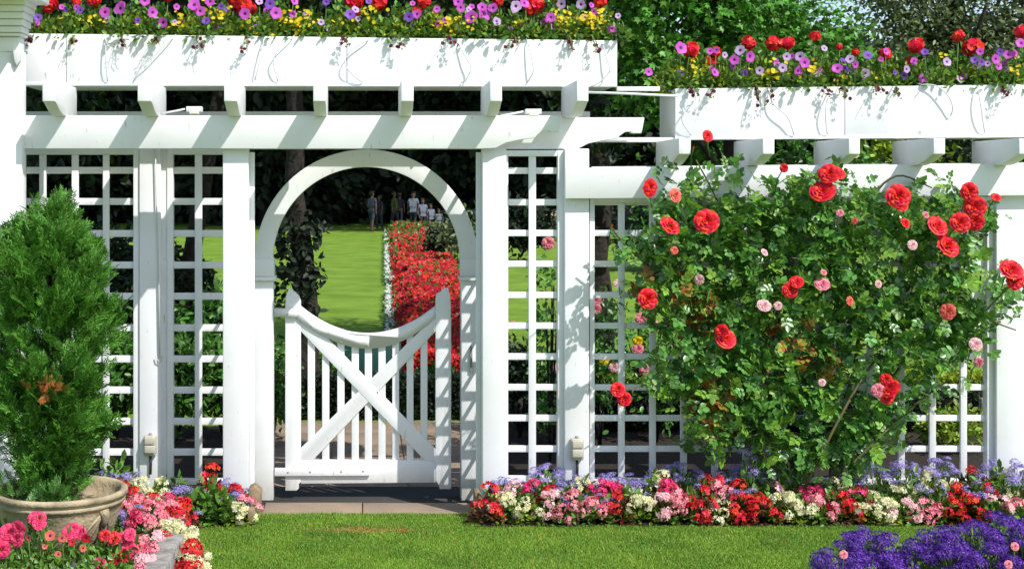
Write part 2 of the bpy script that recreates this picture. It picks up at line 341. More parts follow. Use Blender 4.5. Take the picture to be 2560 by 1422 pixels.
_r = _n.nodes.new('ShaderNodeValToRGB'); _r.color_ramp.elements[0].position = .36; _r.color_ramp.elements[0].color = (.72, .8, .8, 1); _r.color_ramp.elements[1].position = .62; _r.color_ramp.elements[1].color = (1.15, 1.06, 1, 1); _n.links.new(_t.outputs[0], _r.inputs[0])
_h = [k for k in _n.nodes if k.bl_idname == 'ShaderNodeHueSaturation'][0]; _m = _n.nodes.new('ShaderNodeMixRGB'); _m.blend_type = 'MULTIPLY'; _m.inputs[0].default_value = 1
for _l in [l for l in _n.links if l.from_node == _h]:
    _s = _l.to_socket; _n.links.remove(_l); _n.links.new(_m.outputs[0], _s)
_n.links.new(_h.outputs[0], _m.inputs[1]); _n.links.new(_r.outputs[0], _m.inputs[2])
M['dry'] = mat('dry_grass', (.38, .22, .07), .7, .3, .3, .02, alt=(.5, .33, .1))
isd = rng.random(n) < dead*.95+.03
tag(obj('grass', grass(~isd, 'grass', 'grass')), 'short mown green grass of the front lawn', 'grass', kind='stuff')
tag(obj('dry_grass', grass(isd, 'dry', 'dry_grass', 1.05)), 'bleached dry grass patch in front of the gate', 'grass', kind='stuff')
# ------------------------------------------------------------------ white timber structure
BF = -.063; RD = .6      # beam face, recessed plane
def pbox(b, x0, x1, y0, y1, Ya, Yb, mi=0):        # pixel rect on plane Ya, thickness to Yb
    b.box(X(x0, Ya), X(x1, Ya), Ya, Yb, Z(y1, Ya), Z(y0, Ya), mi)
def pquad(b, c, Ya, Yb, mi=0):                    # c = TL,TR,BR,BL pixels
    b.prism([(X(x, Ya), Z(y, Ya)) for x, y in c], Ya, Yb, mi)
def part(name, b, parent, m='white', bevel=.003, smooth=False): return obj(name, b.mesh(name, m, smooth), parent, bevel=bevel)
per = thing('timber_pergola', 'white timber pergola frame carrying the long planters over the garden gate', 'pergola')
def tail(x0, x1, ytop, ybot, Y, leftsq=True):     # beam with a scalloped right end
    w_ = ybot-ytop
    return [(X(a, Y), Z(c, Y)) for a, c in [(x0, ytop), (x1, ytop), (x1-5, ytop+w_*.36), (x1-8, ytop+w_*.5), (x1-30, ytop+w_*.5), (x1-36, ytop+w_*.45), (x1-48, ytop+w_*.46), (x1-60, ytop+w_*.56),
             (x1-68, ytop+w_*.68), (x1-100, ytop+w_*.72), (x1-140, ytop+w_*.82), (x1-165, ytop+w_*.98), (x1-200, ybot), (x0, ybot)]]
b = MB(); b.prism(tail(40, 1405, 289, 372, BF), BF, -.012); part('front_beam', b, per)
b = MB(); b.prism(tail(40, 1612, 294, 373, .09), .1, .154); part('rear_beam', b, per)
b = MB(); pbox(b, 40, 1475, 279, 340, .66, .74); part('back_beam', b, per)
b = MB(); pquad(b, [(1413, 420), (2700, 408), (2700, 488), (1413, 497)], BF, -.012); part('lower_beam', b, per)
b = MB(); pquad(b, [(1480, 417), (2700, 406), (2700, 470), (1480, 475)], .1, .15); part('lower_rear_beam', b, per)
# rafters with curved tails
def rafter(x0, x1, ztop, zend, zbeam):
    b = MB(); xa, xb = X(x0, -.4), X(x1, -.4)
    pr = [(-.4, ztop), (-.4, zend+.004), (-.393, zend), (-.36, zend-.004)]
    for i in range(1, 9):
        t = i/8; pr.append((-.36+.27*t, zend-.004-(zend-zbeam-.01)*math.sin(t*math.pi/2)))
    pr += [(-.02, zbeam+.002), (.27, zbeam+.002), (.27, ztop)]
    b.prismx(pr, xa, xb)
    return part('rafter', b, per)
for x0, x1 in [(106, 137), (344, 378), (560, 592), (783, 814), (1003, 1034), (1225, 1255), (1442, 1471)]:
    rafter(x0, x1, 2.618, 2.49, 2.415)
for x0, x1 in [(1697, 1727), (1907, 1936), (2122, 2150), (2334, 2363), (2548, 2580)]:
    rafter(x0, x1, 2.272, 2.175, 2.108)
# posts
def post(x0, x1, yt, Y, dp, name='post', zb=-.16, cham=True):
    b = MB(); b.box(X(x0, Y), X(x1, Y), Y, Y+dp, zb, Z(yt, Y)); return part(name, b, per, bevel=.005)
post(557, 621, 372, 0, .10); post(1206, 1266, 372, 0, .10); post(1412, 1473, 372, 0, .10); post(2491, 2570, 488, 0, .12)
post(348, 402, 340, RD-.03, .1); post(402, 418, 340, RD, .06)
b = MB(); b.box(X(1470, .25), X(1705, .25), .25, .3, Z(356, .25), Z(344, .25)); b.box(X(1543, .25), X(1650, .25), .25, .3, Z(228, .25), Z(217, .25)); part('batten', b, per, bevel=.002)
b = MB(); b.tube([P(1468, 231, .1), P(1560, 234, .1), P(1640, 238, .1), P(1695, 240, .1)], .008, 8); part('pipe', b, per, bevel=0, smooth=True)
# the wires and little lamp brackets standing on the beam
for cx, cy, Y in [(486, 285, -.04), (1333, 291, -.04)]:
    t = thing('beam_bracket', 'small white bracket on top of the beam, '+('nearer the left column' if cx < 900 else 'nearer the right end of the long beam'), 'bracket', P(cx, cy, Y), group='brackets on the long beam')
    b = MB(); b.box(-.05, .05, -.02, .03, .012, .045); obj('cap', b.mesh('cap', 'white'), t, bevel=.004)
    b = MB(); b.box(-.03, .03, -.025, .03, -.002, .012); obj('foot', b.mesh('foot', 'ivory'), t, bevel=.002)
    b = MB(); b.tube([(-.06, .01, .03), (-.12, .01, .018), (-.2, .01, .004)], .006, 6); obj('strip', b.mesh('strip', 'white'), t)
# lattice panels (each a thing)
def lattice(label, x0, x1, Y, frameL, frameR, vert, rails, ytop, ybot, rail_h=16, th_=.02):
    t = thing('lattice_panel', label, 'lattice panel')
    b = MB()
    for a, c in vert: b.box(X(a, Y), X(c, Y), Y, Y+th_, Z(ybot, Y), Z(ytop, Y))
    part('upright_slats', b, t, bevel=.0015)
    b = MB()
    for r in rails: b.box(X(x0, Y), X(x1, Y), Y+th_, Y+2*th_, Z(r+rail_h/2, Y), Z(r-rail_h/2, Y))
    part('cross_slats', b, t, bevel=.0015)
    b = MB()
    for a, c in [frameL, frameR]:
        if a is not None: b.box(X(a, Y), X(c, Y), Y-.012, Y+2*th_+.012, Z(ybot+4, Y), Z(ytop-14, Y))
    b.box(X(x0, Y), X(x1, Y), Y-.008, Y+2*th_+.008, Z(ytop+1, Y), Z(ytop-14, Y)); b.box(X(x0, Y), X(x1, Y), Y-.009, Y+2*th_+.009, Z(ybot+6, Y), Z(ybot-8, Y))
    part('panel_frame', b, t, bevel=.002)
    return t
LR = [426, 504, 584, 663, 741, 820, 898, 976, 1054, 1131]
lattice('white square lattice panel behind the potted conifer, beside the left column', 58, 350, RD, (50, 62), (334, 348), [(98, 115), (179, 196), (257, 273)], LR, 386, 1205, 17)
lattice('narrow shaded lattice panel between the recessed post and the left gate post', 418, 562, RD, (418, 433), (None, None), [(487, 505)], LR, 386, 1205, 17)
RR = [427, 506, 583, 660, 738, 815, 892, 969, 1046, 1123]
lattice('narrow sunlit lattice panel between the right gate post and the post with the socket', 1262, 1412, .05, (1262, 1270), (1394, 1411), [(1322, 1340)], RR+[1198], 390, 1222, 16)
lattice('wide lattice panel carrying the climbing rose', 1474, 2492, .05, (1474, 1486), (2466, 2490), [(1546+77.8*i, 1562+77.8*i) for i in range(12)], [r for r in RR if r > 500], 506, 1205, 15)
# perpendicular side lattices of the gateway
def side_lattice(x, label):
    t = thing('side_lattice', label, 'lattice panel'); b = MB()
    for i in range(12):
        zc = .06+i*.193; b.box(x-.007, x+.007, .10, RD-.035, zc-.015, zc+.015)
    part('cross_slats', b, t, bevel=.0015)
    b = MB(); e = X(621, 0) if x < 0 else X(1206, 0); sg = 1 if x < 0 else -1; b.box(min(e-.02*sg, e+.031*sg), max(e-.02*sg, e+.031*sg), .102, .13, -.13, 2.2); part('end_board', b, t, bevel=.0015)
side_lattice(X(604, 0), 'lattice side panel set back from the left gate post, seen edge-on'); side_lattice(X(1222, 0), 'lattice side panel set back from the right gate post, seen edge-on')
# ring arch with jambs
ar = thing('gate_arch', 'white round-headed arch with capitals framing the garden gate', 'arch')
C0 = (916, 652); Ro, Ri = 278, 234; pts = []
N = 64
k = (D+RD)/F; cxw, czw = X(C0[0], RD), Z(C0[1], RD)
b = MB(); vs = []; fs = []
for i in range(N+1):
    a = math.pi*i/N
    for (r, y) in [(Ro*k, RD-.02), (Ri*k, RD-.02), (Ri*k, RD+.05), (Ro*k, RD+.05)]: vs.append((cxw+r*math.cos(a), y, czw+r*math.sin(a)))
for i in range(N):
    for j in range(4): fs.append((i*4+j, i*4+(j+1) % 4, i*4+4+(j+1) % 4, i*4+4+j))
fs += [(3, 2, 1, 0), (N*4, N*4+1, N*4+2, N*4+3)]; b.add(vs, fs); part('arch_ring', b, ar, bevel=.002)
for (a, c, s_) in [(635, 683, -1), (1153, 1194, 1)]:
    b = MB(); pbox(b, a, c, 702, 1257, RD-.03, RD+.09); part('jamb', b, ar, bevel=.004)
    b = MB(); pbox(b, a-1, c+2, 648, 691, RD-.04, RD+.1); part('capital', b, ar, bevel=.004)
    b = MB(); pbox(b, a-4, c+6 if s_ < 0 else c+3, 692, 702, RD-.055, RD+.11); part('capital_moulding', b, ar, bevel=.003)
b = MB(); pbox(b, 1175, 1181, 865, 930, RD-.05, RD-.03); part('latch_keeper', b, ar, 'screw', bevel=.001)
# gate
GY = RD+.0; g = thing('garden_gate', 'white picket gate with a dished top rail and crossed braces, closed under the arch', 'gate')
def gp(pts): return [(X(x, GY), Z(y, GY)) for x, y in pts]
b = MB(); b.prism(gp([(713, 1226), (713, 1180), (713, 790), (714, 742), (722, 722), (729, 723), (738, 731), (748, 740), (752, 752), (752, 1205), (747, 1209), (747, 1221), (741, 1226)]), GY, GY+.045); part('stile', b, g)
b = MB(); b.prism(gp([(1128, 1222), (1128, 790), (1126, 742), (1120, 720), (1114, 719), (1104, 727), (1091, 736), (1089, 750), (1089, 1200), (1097, 1212), (1099, 1222)][::-1]), GY, GY+.045); part('stile', b, g)
arc = []; arc2 = []
for i in range(25):
    x = 752+(1089-752)*i/24; u = (x-920)/168; arc.append((x, 833-66*u*u-2*u*u*u*u)); arc2.append((x, 871-72*u*u-4*u**4))
b = MB()
b.prism(gp(arc+arc2[::-1]), GY-.002, GY+.043)
part('top_rail', b, g, bevel=0)
b = MB(); b.prism(gp([(687, 770), (745, 770), (745, 792), (687, 791)]), GY-.03, GY-.004)
st = [(743+i*15, 866-70*((743+i*15-920)/180)**2) for i in range(13)]
b.prism(gp([(x, y-26) for x, y in st]+[(x, y) for x, y in st[::-1]]), GY-.014, GY-.0035)
part('hinge_strap', b, g, bevel=0)
b = MB(); b.prism(gp([(752, 1150), (1089, 1150), (1089, 1206), (752, 1209)]), GY+.004, GY+.044); part('bottom_rail', b, g)
b = MB(); b.prism(gp([(687, 1168), (925, 1168), (925, 1187), (687, 1188)]), GY-.02, GY-.003); part('hinge_strap', b, g, bevel=.002)
for x0, x1 in [(769, 787), (805, 823), (843, 861), (879, 897), (912, 930), (946, 964), (981, 998), (1017, 1034), (1052, 1069)]:
    u = ((x0+x1)/2-920)/168; b = MB(); b.prism(gp([(x0, 860-70*u*u), (x1, 860-70*u*u), (x1, 1152), (x0, 1152)]), GY+.022, GY+.04); part('picket', b, g, bevel=.002)
for q, yy in [([(752, 790), (775, 800), (1089, 1122), (1089, 1158), (1062, 1150), (752, 828)], 0), ([(1089, 790), (1066, 812), (752, 1120), (752, 1150), (782, 1150), (1089, 828)], .0025)]:
    b = MB(); b.prism(gp(q), GY+.003+yy*.6, GY+.021); part('brace', b, g, bevel=.002)
for x, y in [(719, 785), (777, 815), (852, 855), (918, 863), (720, 1180), (775, 1179), (853, 1178), (908, 1177), (944, 980)]:
    b = MB(); fy = GY-.03 if x < 725 and y < 790 else GY-.02 if y > 1100 else GY+.003 if x > 940 else GY-.014; b.tube([P(x, y, fy-.002), P(x, y, fy+.002)], .006, 8); part('screw', b, g, 'screw', bevel=0)
# ------------------------------------------------------------------ left column
cl = thing('column', 'white grooved column with a stepped capital at the left edge', 'column', (0, 0, 0)); YC = -.14
b = MB(); xr = X(54, YC); b.box(xr-.75, xr, YC, YC+.12, -.12, Z(128, YC)); b.box(xr-.7, xr-.045, YC-.015, YC, -.1, Z(160, YC)); b.box(xr-.6, xr-.08, YC-.028, YC-.015, -.1, Z(190, YC)); part('shaft', b, cl, bevel=.004)
b = MB(); y_ = 130
for i, (yt, ex) in enumerate([(92, -.01), (84, .01), (68, .02), (52, .032), (36, .045), (20, .055), (0, .065), (-60, .1)]):
    b.box(xr-.78-ex, xr+ex-.0, YC-.03-ex*2.2, YC+.12, Z(y_, YC), Z(yt, YC)-.002); y_ = yt
part('capital', b, cl, bevel=.004)
b = MB(); b.box(xr-1.1, xr+.14, YC-.42, YC+.14, Z(-14, YC-.4), Z(-160, YC)); part('shade_slab', b, cl, bevel=.006)  # slab added above the view, sized to shade the column top
b = MB(); b.prism([(X(34, YC-.03), Z(128, YC)), (X(52, YC-.03), Z(132, YC)), (X(50, YC-.03), Z(155, YC)), (X(42, YC-.03), Z(166, YC)), (X(36, YC-.03), Z(150, YC))], YC-.045, YC-.001); part('bracket', b, cl, 'cord', bevel=.002)
# ------------------------------------------------------------------ planters
BY = .233
def planter(label, c, seams, lip):
    t = thing('planter_box', label, 'planter', group='long white planters on the pergola')
    (x0, yt0), (x1, yt1), (_, yb1), (_, yb0) = c
    xs = [x0]+seams+[x1]; 
    for i in range(len(xs)-1):
        a, e = xs[i]+(.7 if i else 0), xs[i+1]-(.7 if i < len(xs)-2 else 0); f = lambda x, p, q: p+(q-p)*(x-x0)/(x1-x0)
        b = MB(); pquad(b, [(a, f(a, yt0, yt1)), (e, f(e, yt0, yt1)), (e, f(e, yb0, yb1)), (a, f(a, yb0, yb1))], BY, BY+.03); part('front_board', b, t, bevel=.003)
    zt = min(Z(yt0, BY), Z(yt1, BY)); zb = max(Z(yb0, BY), Z(yb1, BY)); xa, xb = X(x0, BY), X(x1, BY)
    b = MB(); b.box(xa, xa+.03, BY+.03, BY+.45, zb, zt-.002); part('end_board', b, t)
    b = MB(); b.box(xb-.03, xb, BY+.03, BY+.45, zb, zt-.002); part('end_board', b, t)
    b = MB(); b.box(xa, xb, BY+.45, BY+.48, zb, zt); part('back_board', b, t)
    b = MB(); b.box(xa+.03, xb-.03, BY+.03, BY+.45, zb+.002, zb+.03); part('base_board', b, t)
    b = MB(); b.box(xa+.03, xb-.03, BY+.03, BY+.45, zt-.08, zt-.05); part('soil', b, t, 'soil', bevel=0)
    b = MB(); pquad(b, [(x0, yb0-9), (x1, yb1-9), (x1, yb1-.5), (x0, yb0-.5)], BY-.006, BY-.0005); part('bottom_trim', b, t, bevel=.002)
planter('long white planter box above the gate, the higher one', [(58, 84), (1543, 102), (1543, 218), (58, 215)], [165, 867], 0)
planter('long white planter box above the rose, the lower one', [(1688, 222), (2720, 210), (2720, 343), (1688, 351)], [2112], 0)
# irrigation tubes
def cords(lst, where, Y=BY-.012):
    for i, pts in enumerate(lst):
        # smooth polyline
        q = []; pp = [Vector((p[0], p[1], 0)) for p in pts]
        for j in range(len(pp)-1):
            p0, p1, p2, p3 = pp[max(j-1, 0)], pp[j], pp[j+1], pp[min(j+2, len(pp)-1)]
            for s_ in range(6):
                t = s_/6; q.append(.5*((2*p1)+(p2-p0)*t+(2*p0-5*p1+4*p2-p3)*t*t+(3*p1-p0-3*p2+p3)*t**3))
        q.append(pp[-1]); nq = len(q)
        w3 = [P(v.x, v.y, Y-.035*math.sin(math.pi*j/(nq-1))**.8) for j, v in enumerate(q)]
        w3[0] = w3[0]+Vector((0, .05, .012))
        b = MB(); b.tube(w3, .0042, 6)
        tag(obj('irrigation_tube', b.mesh('irrigation_tube', 'cord', True)), nth(i)+' thin grey irrigation tube on the front of the '+where, 'irrigation tube', 'thin tubes on the '+where)
cords([[(264, 92), (265, 150), (269, 204)], [(437, 90), (385, 140), (352, 170), (334, 204)], [(660, 95), (650, 150), (637, 202)], [(735, 92), (700, 120), (684, 155), (695, 204)],
       [(925, 98), (880, 125), (863, 160), (885, 190), (907, 206)], [(1145, 108), (1165, 145), (1178, 170), (1165, 200), (1153, 208)], [(1318, 100), (1330, 150), (1333, 180), (1318, 207)], [(1505, 108), (1518, 150), (1524, 178), (1500, 205), (1478, 217)]], 'higher planter')
cords([[(1745, 240), (1712, 280), (1706, 305), (1728, 338)], [(1920, 225), (1935, 262), (1970, 295), (1985, 338)], [(2072, 232), (2064, 280), (2068, 336)], [(2300, 212), (2340, 215), (2370, 240), (2382, 270), (2376, 290)], [(2444, 214), (2452, 265), (2462, 332)]], 'lower planter')
b = MB(); b.tube([P(388, 352, RD-.05), P(391, 500, RD-.05), P(397, 700, RD-.05), P(400, 896, RD-.05)], .005, 6); b.tube([P(385, 350, RD-.05), P(400, 350, RD-.05)], .006); b.tube([P(390, 890, RD-.05), P(393, 900, RD-.05), P(401, 905, RD-.05), P(407, 890, RD-.05)], .004)
tag(obj('hanging_cable', b.mesh('hanging_cable', 'cord', True)), 'thin cable ending in a hook down the shaded recessed post', 'cable')
# sockets
def socket(px, py, Y, label):
    t = thing('outlet_box', label, 'outlet box', P(px, py, Y), group='outdoor outlet boxes')
    b = MB(); b.box(-.04, .04, -.05, 0, -.075, .06); obj('housing', b.mesh('housing', 'plastic'), t, bevel=.01)
    b = MB(); b.box(-.034, .034, -.063, -.0505, -.055, -.004); obj('cover', b.mesh('cover', 'plastic'), t, bevel=.005)
    b = MB(); b.box(-.034, .034, -.063, -.0505, .002, .05); obj('cover', b.mesh('cover', 'plastic'), t, bevel=.005)
    b = MB(); b.tube([(0, -.02, -.07), (0.003, -.02, -.13), (0, -.02, -.2)], .009, 8); obj('conduit', b.mesh('conduit', 'dark'), t)
    b = MB(); b.tube([(0, -.02, .055), (0, -.02, .072)], .012, 8); obj('hinge', b.mesh('hinge', 'screw'), t)
socket(377, 1108, RD-.03, 'beige outlet box on the shaded recessed post left of the gate'); socket(1441, 1117, 0, 'beige outlet box on the post right of the gate')
# timber edging stubs and kerb stones
for lab, x0, x1, Y, h, yy in [('weathered timber edging stub beside the left gate post', 622, 652, -.2, .16, -.45), ('weathered timber edging stub beside the right gate post', 1186, 1204, -.12, .11, -.3)]:
    b = MB(); xa, xb = X(x0, Y), X(x1, Y)
    b.prism([(xa, 0), (xb, 0), (xb, h*.8), ((xa+xb)/2, h), (xa, h*.9)], Y-.04, Y+.1); b.box(xa+.01, xb-.02, yy, Y-.042, -.02, h*.45)
    tag(obj('edging_stub', b.mesh('edging_stub', 'timber'), bevel=.006), lab, 'timber edging')
kr = [P(440, 1345, -1.35), P(425, 1362, -1.5), P(410, 1385, -1.68), P(396, 1415, -1.9), P(380, 1440, -2.15), P(355, 1470, -2.5)]
for i in range(len(kr)-1):
    a, e = Vector((kr[i].x, kr[i].y, 0)), Vector((kr[i+1].x, kr[i+1].y, 0)); d = (e-a); L = d.length; nrm = Vector((-d.y, d.x, 0)).normalized()*.065; d = d.normalized()
    b = MB(); a2, e2 = a+d*.004, e-d*.004; zt = .15+.006*(i % 2)
    b.hexa([a2-nrm+Vector((0, 0, -.02)), a2+nrm+Vector((0, 0, -.02)), e2+nrm+Vector((0, 0, -.02)), e2-nrm+Vector((0, 0, -.02)), a2-nrm*.85+Vector((0, 0, zt)), a2+nrm*.85+Vector((0, 0, zt)), e2+nrm*.85+Vector((0, 0, zt)), e2-nrm*.85+Vector((0, 0, zt))])
    tag(obj('kerb_stone', b.mesh('kerb_stone', 'stone'), bevel=.012), ['farthest', 'second farthest', 'middle', 'second nearest', 'nearest'][i]+' grey kerb stone of the curved bed edge below the pot', 'kerb stone', 'kerb stones of the left bed')
# ------------------------------------------------------------------ pot and conifer
PC = (X(150, -1.25), -1.25, 0); pt = thing('stone_pot', 'wide buff stoneware bowl planter with a rolled rim and a relief lug', 'pot', PC)
rt = 168*(D-1.25)/F; zr = Z(1222, -1.25)
prof = [(.16, .02), (.2, .02), (.215, .05), (.24, .08), (rt*.8, .15), (rt*.9, zr-.1), (rt*.925, zr-.062), (rt*.96, zr-.058), (rt*.965, zr-.042), (rt*.93, zr-.038), (rt*.95, zr-.03), (rt*.995, zr-.02), (rt, zr), (rt*.97, zr+.008), (rt*.9, zr+.004), (rt*.885, zr-.03), (rt*.84, zr-.09), (0, zr-.085)]
b = MB(); b.lathe(prof, n=72); obj('bowl', b.mesh('bowl', ['pot'], True), pt)
b = MB()
def prr(z): return float(np.interp(z, [.08, .15, zr-.1, zr-.062], [.24, rt*.8, rt*.9, rt*.925]))
a0 = -.62
for da, w_ in ((-.42, .010), (-.2, .013), (0, .016), (.18, .012), (.36, .010)):
    b.tube([(prr(z)*math.cos(a0+da*u)*1.0, prr(z)*math.sin(a0+da*u)*1.0, z) for u, z in [(0.05, zr-.085), (.4, zr-.13), (.75, zr-.19), (1, zr-.27)]], w_, 8, r2=w_*.45)
b.tube([(prr(zr-.08)*math.cos(a0)*k_, prr(zr-.08)*math.sin(a0)*k_, zr-.075-dz) for k_, dz in ((1.0, 0), (1.04, .02), (1.03, .05), (.98, .085))], .03, 10, r2=.012)
obj('relief_lug', b.mesh('relief_lug', ['pot'], True), pt)
cn = thing('potted_conifer', 'feathery bright green conifer growing in the stone bowl', 'conifer', (X(128, -1.2), -1.2, zr-.05))
HT = Z(512, -1.2)-zr+.05
b = MB(); b.tube([(0, 0, 0), (.01, 0, .4), (-.01, 0, 1), (.0, 0, HT-.1)], .022, 8, r2=.004); b.tube([(.03, 0, 0), (.08, 0, .5), (.1, 0, .9)], .012, 8, r2=.003); b.tube([(-.03, 0, 0), (-.1, 0, .5), (-.16, 0, 1.)], .012, 8, r2=.003)
obj('stem', b.mesh('stem', 'bark'), cn)
def rad_at(t): return np.interp(t, [0, .1, .25, .5, .7, .85, .93, .98, 1.03], [.05, .15, .26, .31, .325, .30, .225, .14, .03])
pos = []; dr = []; scs = []
for _ in range(285):
    t = .04+.96*random.random()**.9; a = random.uniform(0, 2*math.pi); lump = 1+.18*math.sin(3*a+11*t)+.13*math.sin(5*a-19*t+1)
    rr = rad_at(t)*random.uniform(.55, 1.0)*lump; zc = t*HT
    cc = np.array([rr*math.cos(a), rr*math.sin(a), zc]); tuft = random.randint(8, 16); L_ = random.uniform(.75, 1.35)
    out = np.array([math.cos(a), math.sin(a), .9+.9*t])
    for _ in range(tuft):
        pos.append(cc+rng.normal(size=3)*[.028, .028, .035]-out*.05); dr.append(out+rng.normal(size=3)*.45); scs.append(random.uniform(.08, .14)*L_)
for tx, tz in [(.04, .98), (-.09, .95), (.13, .93), (.2, .84), (-.2, .88), (.0, .95)]:
    for _ in range(16): pos.append(np.array([tx*.8+random.gauss(0, .02), random.gauss(0, .02), HT*tz-.07+random.gauss(0, .03)])); dr.append(np.array([tx*1.2+random.gauss(0, .3), random.gauss(0, .3), 1.2])); scs.append(random.uniform(.08, .13))
obj('foliage', scat('foliage', SPRAY, ['conifer'], np.array(pos), frames(np.array(dr)), np.array(scs)), cn)
k = 26; br = np.array([[.05, -.27, .62]])+rng.normal(size=(k, 3))*[.03, .02, .022]
obj('brown_sprays', scat('brown_sprays', SPRAY, [mat('dead_spray', (.3, .1, .02), .7, .1, .3)], br, frames(rdir(k)+[0, -1, .5]), rng.uniform(.04, .08, k)), cn)
# a few underplants in the bowl
bl_ = thing('bowl_underplanting', 'low green sprigs growing round the rim of the stone bowl', 'plant', (PC[0], PC[1], zr-.05))
pos = []; 
for _ in range(300):
    a = random.uniform(0, 6.28); r = rt*random.uniform(.3, .9); pos.append((r*math.cos(a), r*math.sin(a), random.uniform(-.06, .09)))
pos = np.array(pos); pos = pos[(pos[:, 0] < rt*.3)]
obj('foliage', scat('foliage', SPRAY, ['hedge'], pos, frames(rdir(len(pos))+[0, 0, .8]), rng.uniform(.05, .11, len(pos))), bl_)
# ------------------------------------------------------------------ background trees
def crown_pts(blobs, n, shell=.45):
    """blobs: (x,y,z,rx,ry,rz,weight)"""
    W = np.array([b[3]*b[4]*b[5] for b in blobs])**.75; W /= W.sum(); k = rng.choice(len(blobs), n, p=W)
    B = np.array(blobs)[k]; d = rdir(n); r = rng.uniform(shell, 1, (n, 1))
    return B[:, :3]+d*B[:, 3:6]*r, d
def crown(name, blobs, nclump, per, cs, ls, tpl, m, droop=.0, shell=.45, aspect=None):
    c, d = crown_pts(blobs, nclump, shell)
    c = np.repeat(c, per, 0); d = np.repeat(d, per, 0); n = len(c)
    pos = c+rng.normal(size=(n, 3))*cs; dd = norm(d+rng.normal(size=(n, 3))*.8+np.array([0, 0, -droop]))
    up = norm(rng.normal(size=(n, 3))*.6+np.array([0, -.35, .9]))
    sc = rng.uniform(.65, 1.3, n)*ls
    if aspect: sc = np.stack([sc*aspect, sc, sc], 1)
    return scat(name, tpl, [m], pos, frames(dd, up), sc)
def trunk(b, base, top, r0, r1, wob=.1, limbs=5, spread=1.5, n=10):
    base, top = Vector(base), Vector(top); pts = []
    for i in range(8):
        t = i/7; pts.append(base.lerp(top, t)+Vector((random.uniform(-1, 1), random.uniform(-1, 1), 0))*wob*(1 if 0 < i else 0))
    b.tube(pts, r0, n, r2=r1)
    for i in range(limbs):
        p = pts[min(7, 3+i % 5)]; a = random.uniform(0, 6.28)
        q = p+Vector((math.cos(a)*spread, math.sin(a)*spread, spread*random.uniform(.5, 1.1)))
        b.tube([p, p.lerp(q, .5)+Vector((0, 0, .1)), q], r0*.4, 7, r2=r0*.1)
def tree(label, base, h_trunk, r0, blobs, nclump, per_, cs, ls, tpl, m, group=None, droop=.2, shell=.45, name='tree', lean=(0, 0), limbs=5, spread=1.5, aspect=None, cat='tree'):
    t = thing(name, label, cat, base, group=group); bx, by, bz = base
    b = MB(); trunk(b, (0, 0, -.05), (lean[0], lean[1], h_trunk), r0, r0*.5, r0*.35, limbs, spread); obj('trunk', b.mesh('trunk', 'bark', True), t)
    bl = [(x-bx, y-by, z-bz, rx, ry, rz) for x, y, z, rx, ry, rz in blobs]
    obj('crown', crown('crown', bl, nclump, per_, cs, ls, tpl, m, droop, shell, aspect), t)
    return t
G0 = -.12
# the dark wood: tall trees; their high forward crowns, out of view, are added for shade
wood = [(-17, 66), (-11, 70), (-5, 65), (1, 69), (7, 66), (13, 70), (19, 66), (25, 69), (31, 66), (-24, 68), (37, 70)]
wlab = ['dense dark tree of the far wood, '+nth(i)+' in its row' for i in range(11)]
for i, (x, y) in enumerate(sorted(wood)):
    bl = [(x+random.uniform(-1, 1), y-8, 13, 5, 5.5, 2.2), (x+1, y-15, 13.7, 4.8, 4.5, 2.2), (x, y+1, 8, 4.3, 3.2, 6), (x-1.8, y, 4, 3.4, 2.2, 4.2), (x+2.2, y+1, 3.6, 3.4, 2.2, 4.0)]
    if x > 14: bl = [(a, b_, min(c, 6.3)*(.9 if c < 9 else 1), d_, e, f_*(.75 if c < 9 else .5)) for a, b_, c, d_, e, f_ in bl]
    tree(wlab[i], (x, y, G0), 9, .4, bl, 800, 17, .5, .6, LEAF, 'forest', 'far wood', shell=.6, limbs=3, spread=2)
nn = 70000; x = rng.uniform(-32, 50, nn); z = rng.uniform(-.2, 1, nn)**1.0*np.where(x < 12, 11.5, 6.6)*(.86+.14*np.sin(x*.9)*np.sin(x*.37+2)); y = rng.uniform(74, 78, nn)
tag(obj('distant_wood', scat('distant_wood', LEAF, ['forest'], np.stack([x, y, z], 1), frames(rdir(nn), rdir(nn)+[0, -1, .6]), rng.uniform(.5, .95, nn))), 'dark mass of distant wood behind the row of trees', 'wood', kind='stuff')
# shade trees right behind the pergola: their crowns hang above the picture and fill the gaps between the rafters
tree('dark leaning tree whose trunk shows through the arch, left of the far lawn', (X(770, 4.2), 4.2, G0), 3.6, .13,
     [(X(700, 4.2), 4.4, 4.1, 2.2, 1.7, 1.15), (X(400, 4.2), 4.6, 4.2, 1.6, 1.5, 1.1), (X(1000, 4.2), 4.6, 4.2, 1.5, 1.4, 1.0), (X(700, 4.2), 3.6, 5.2, 3, 2, 1.2)], 1100, 16, .15, .10, LEAF, 'dark_leaf', lean=(-.16, 0), shell=.3, limbs=0)
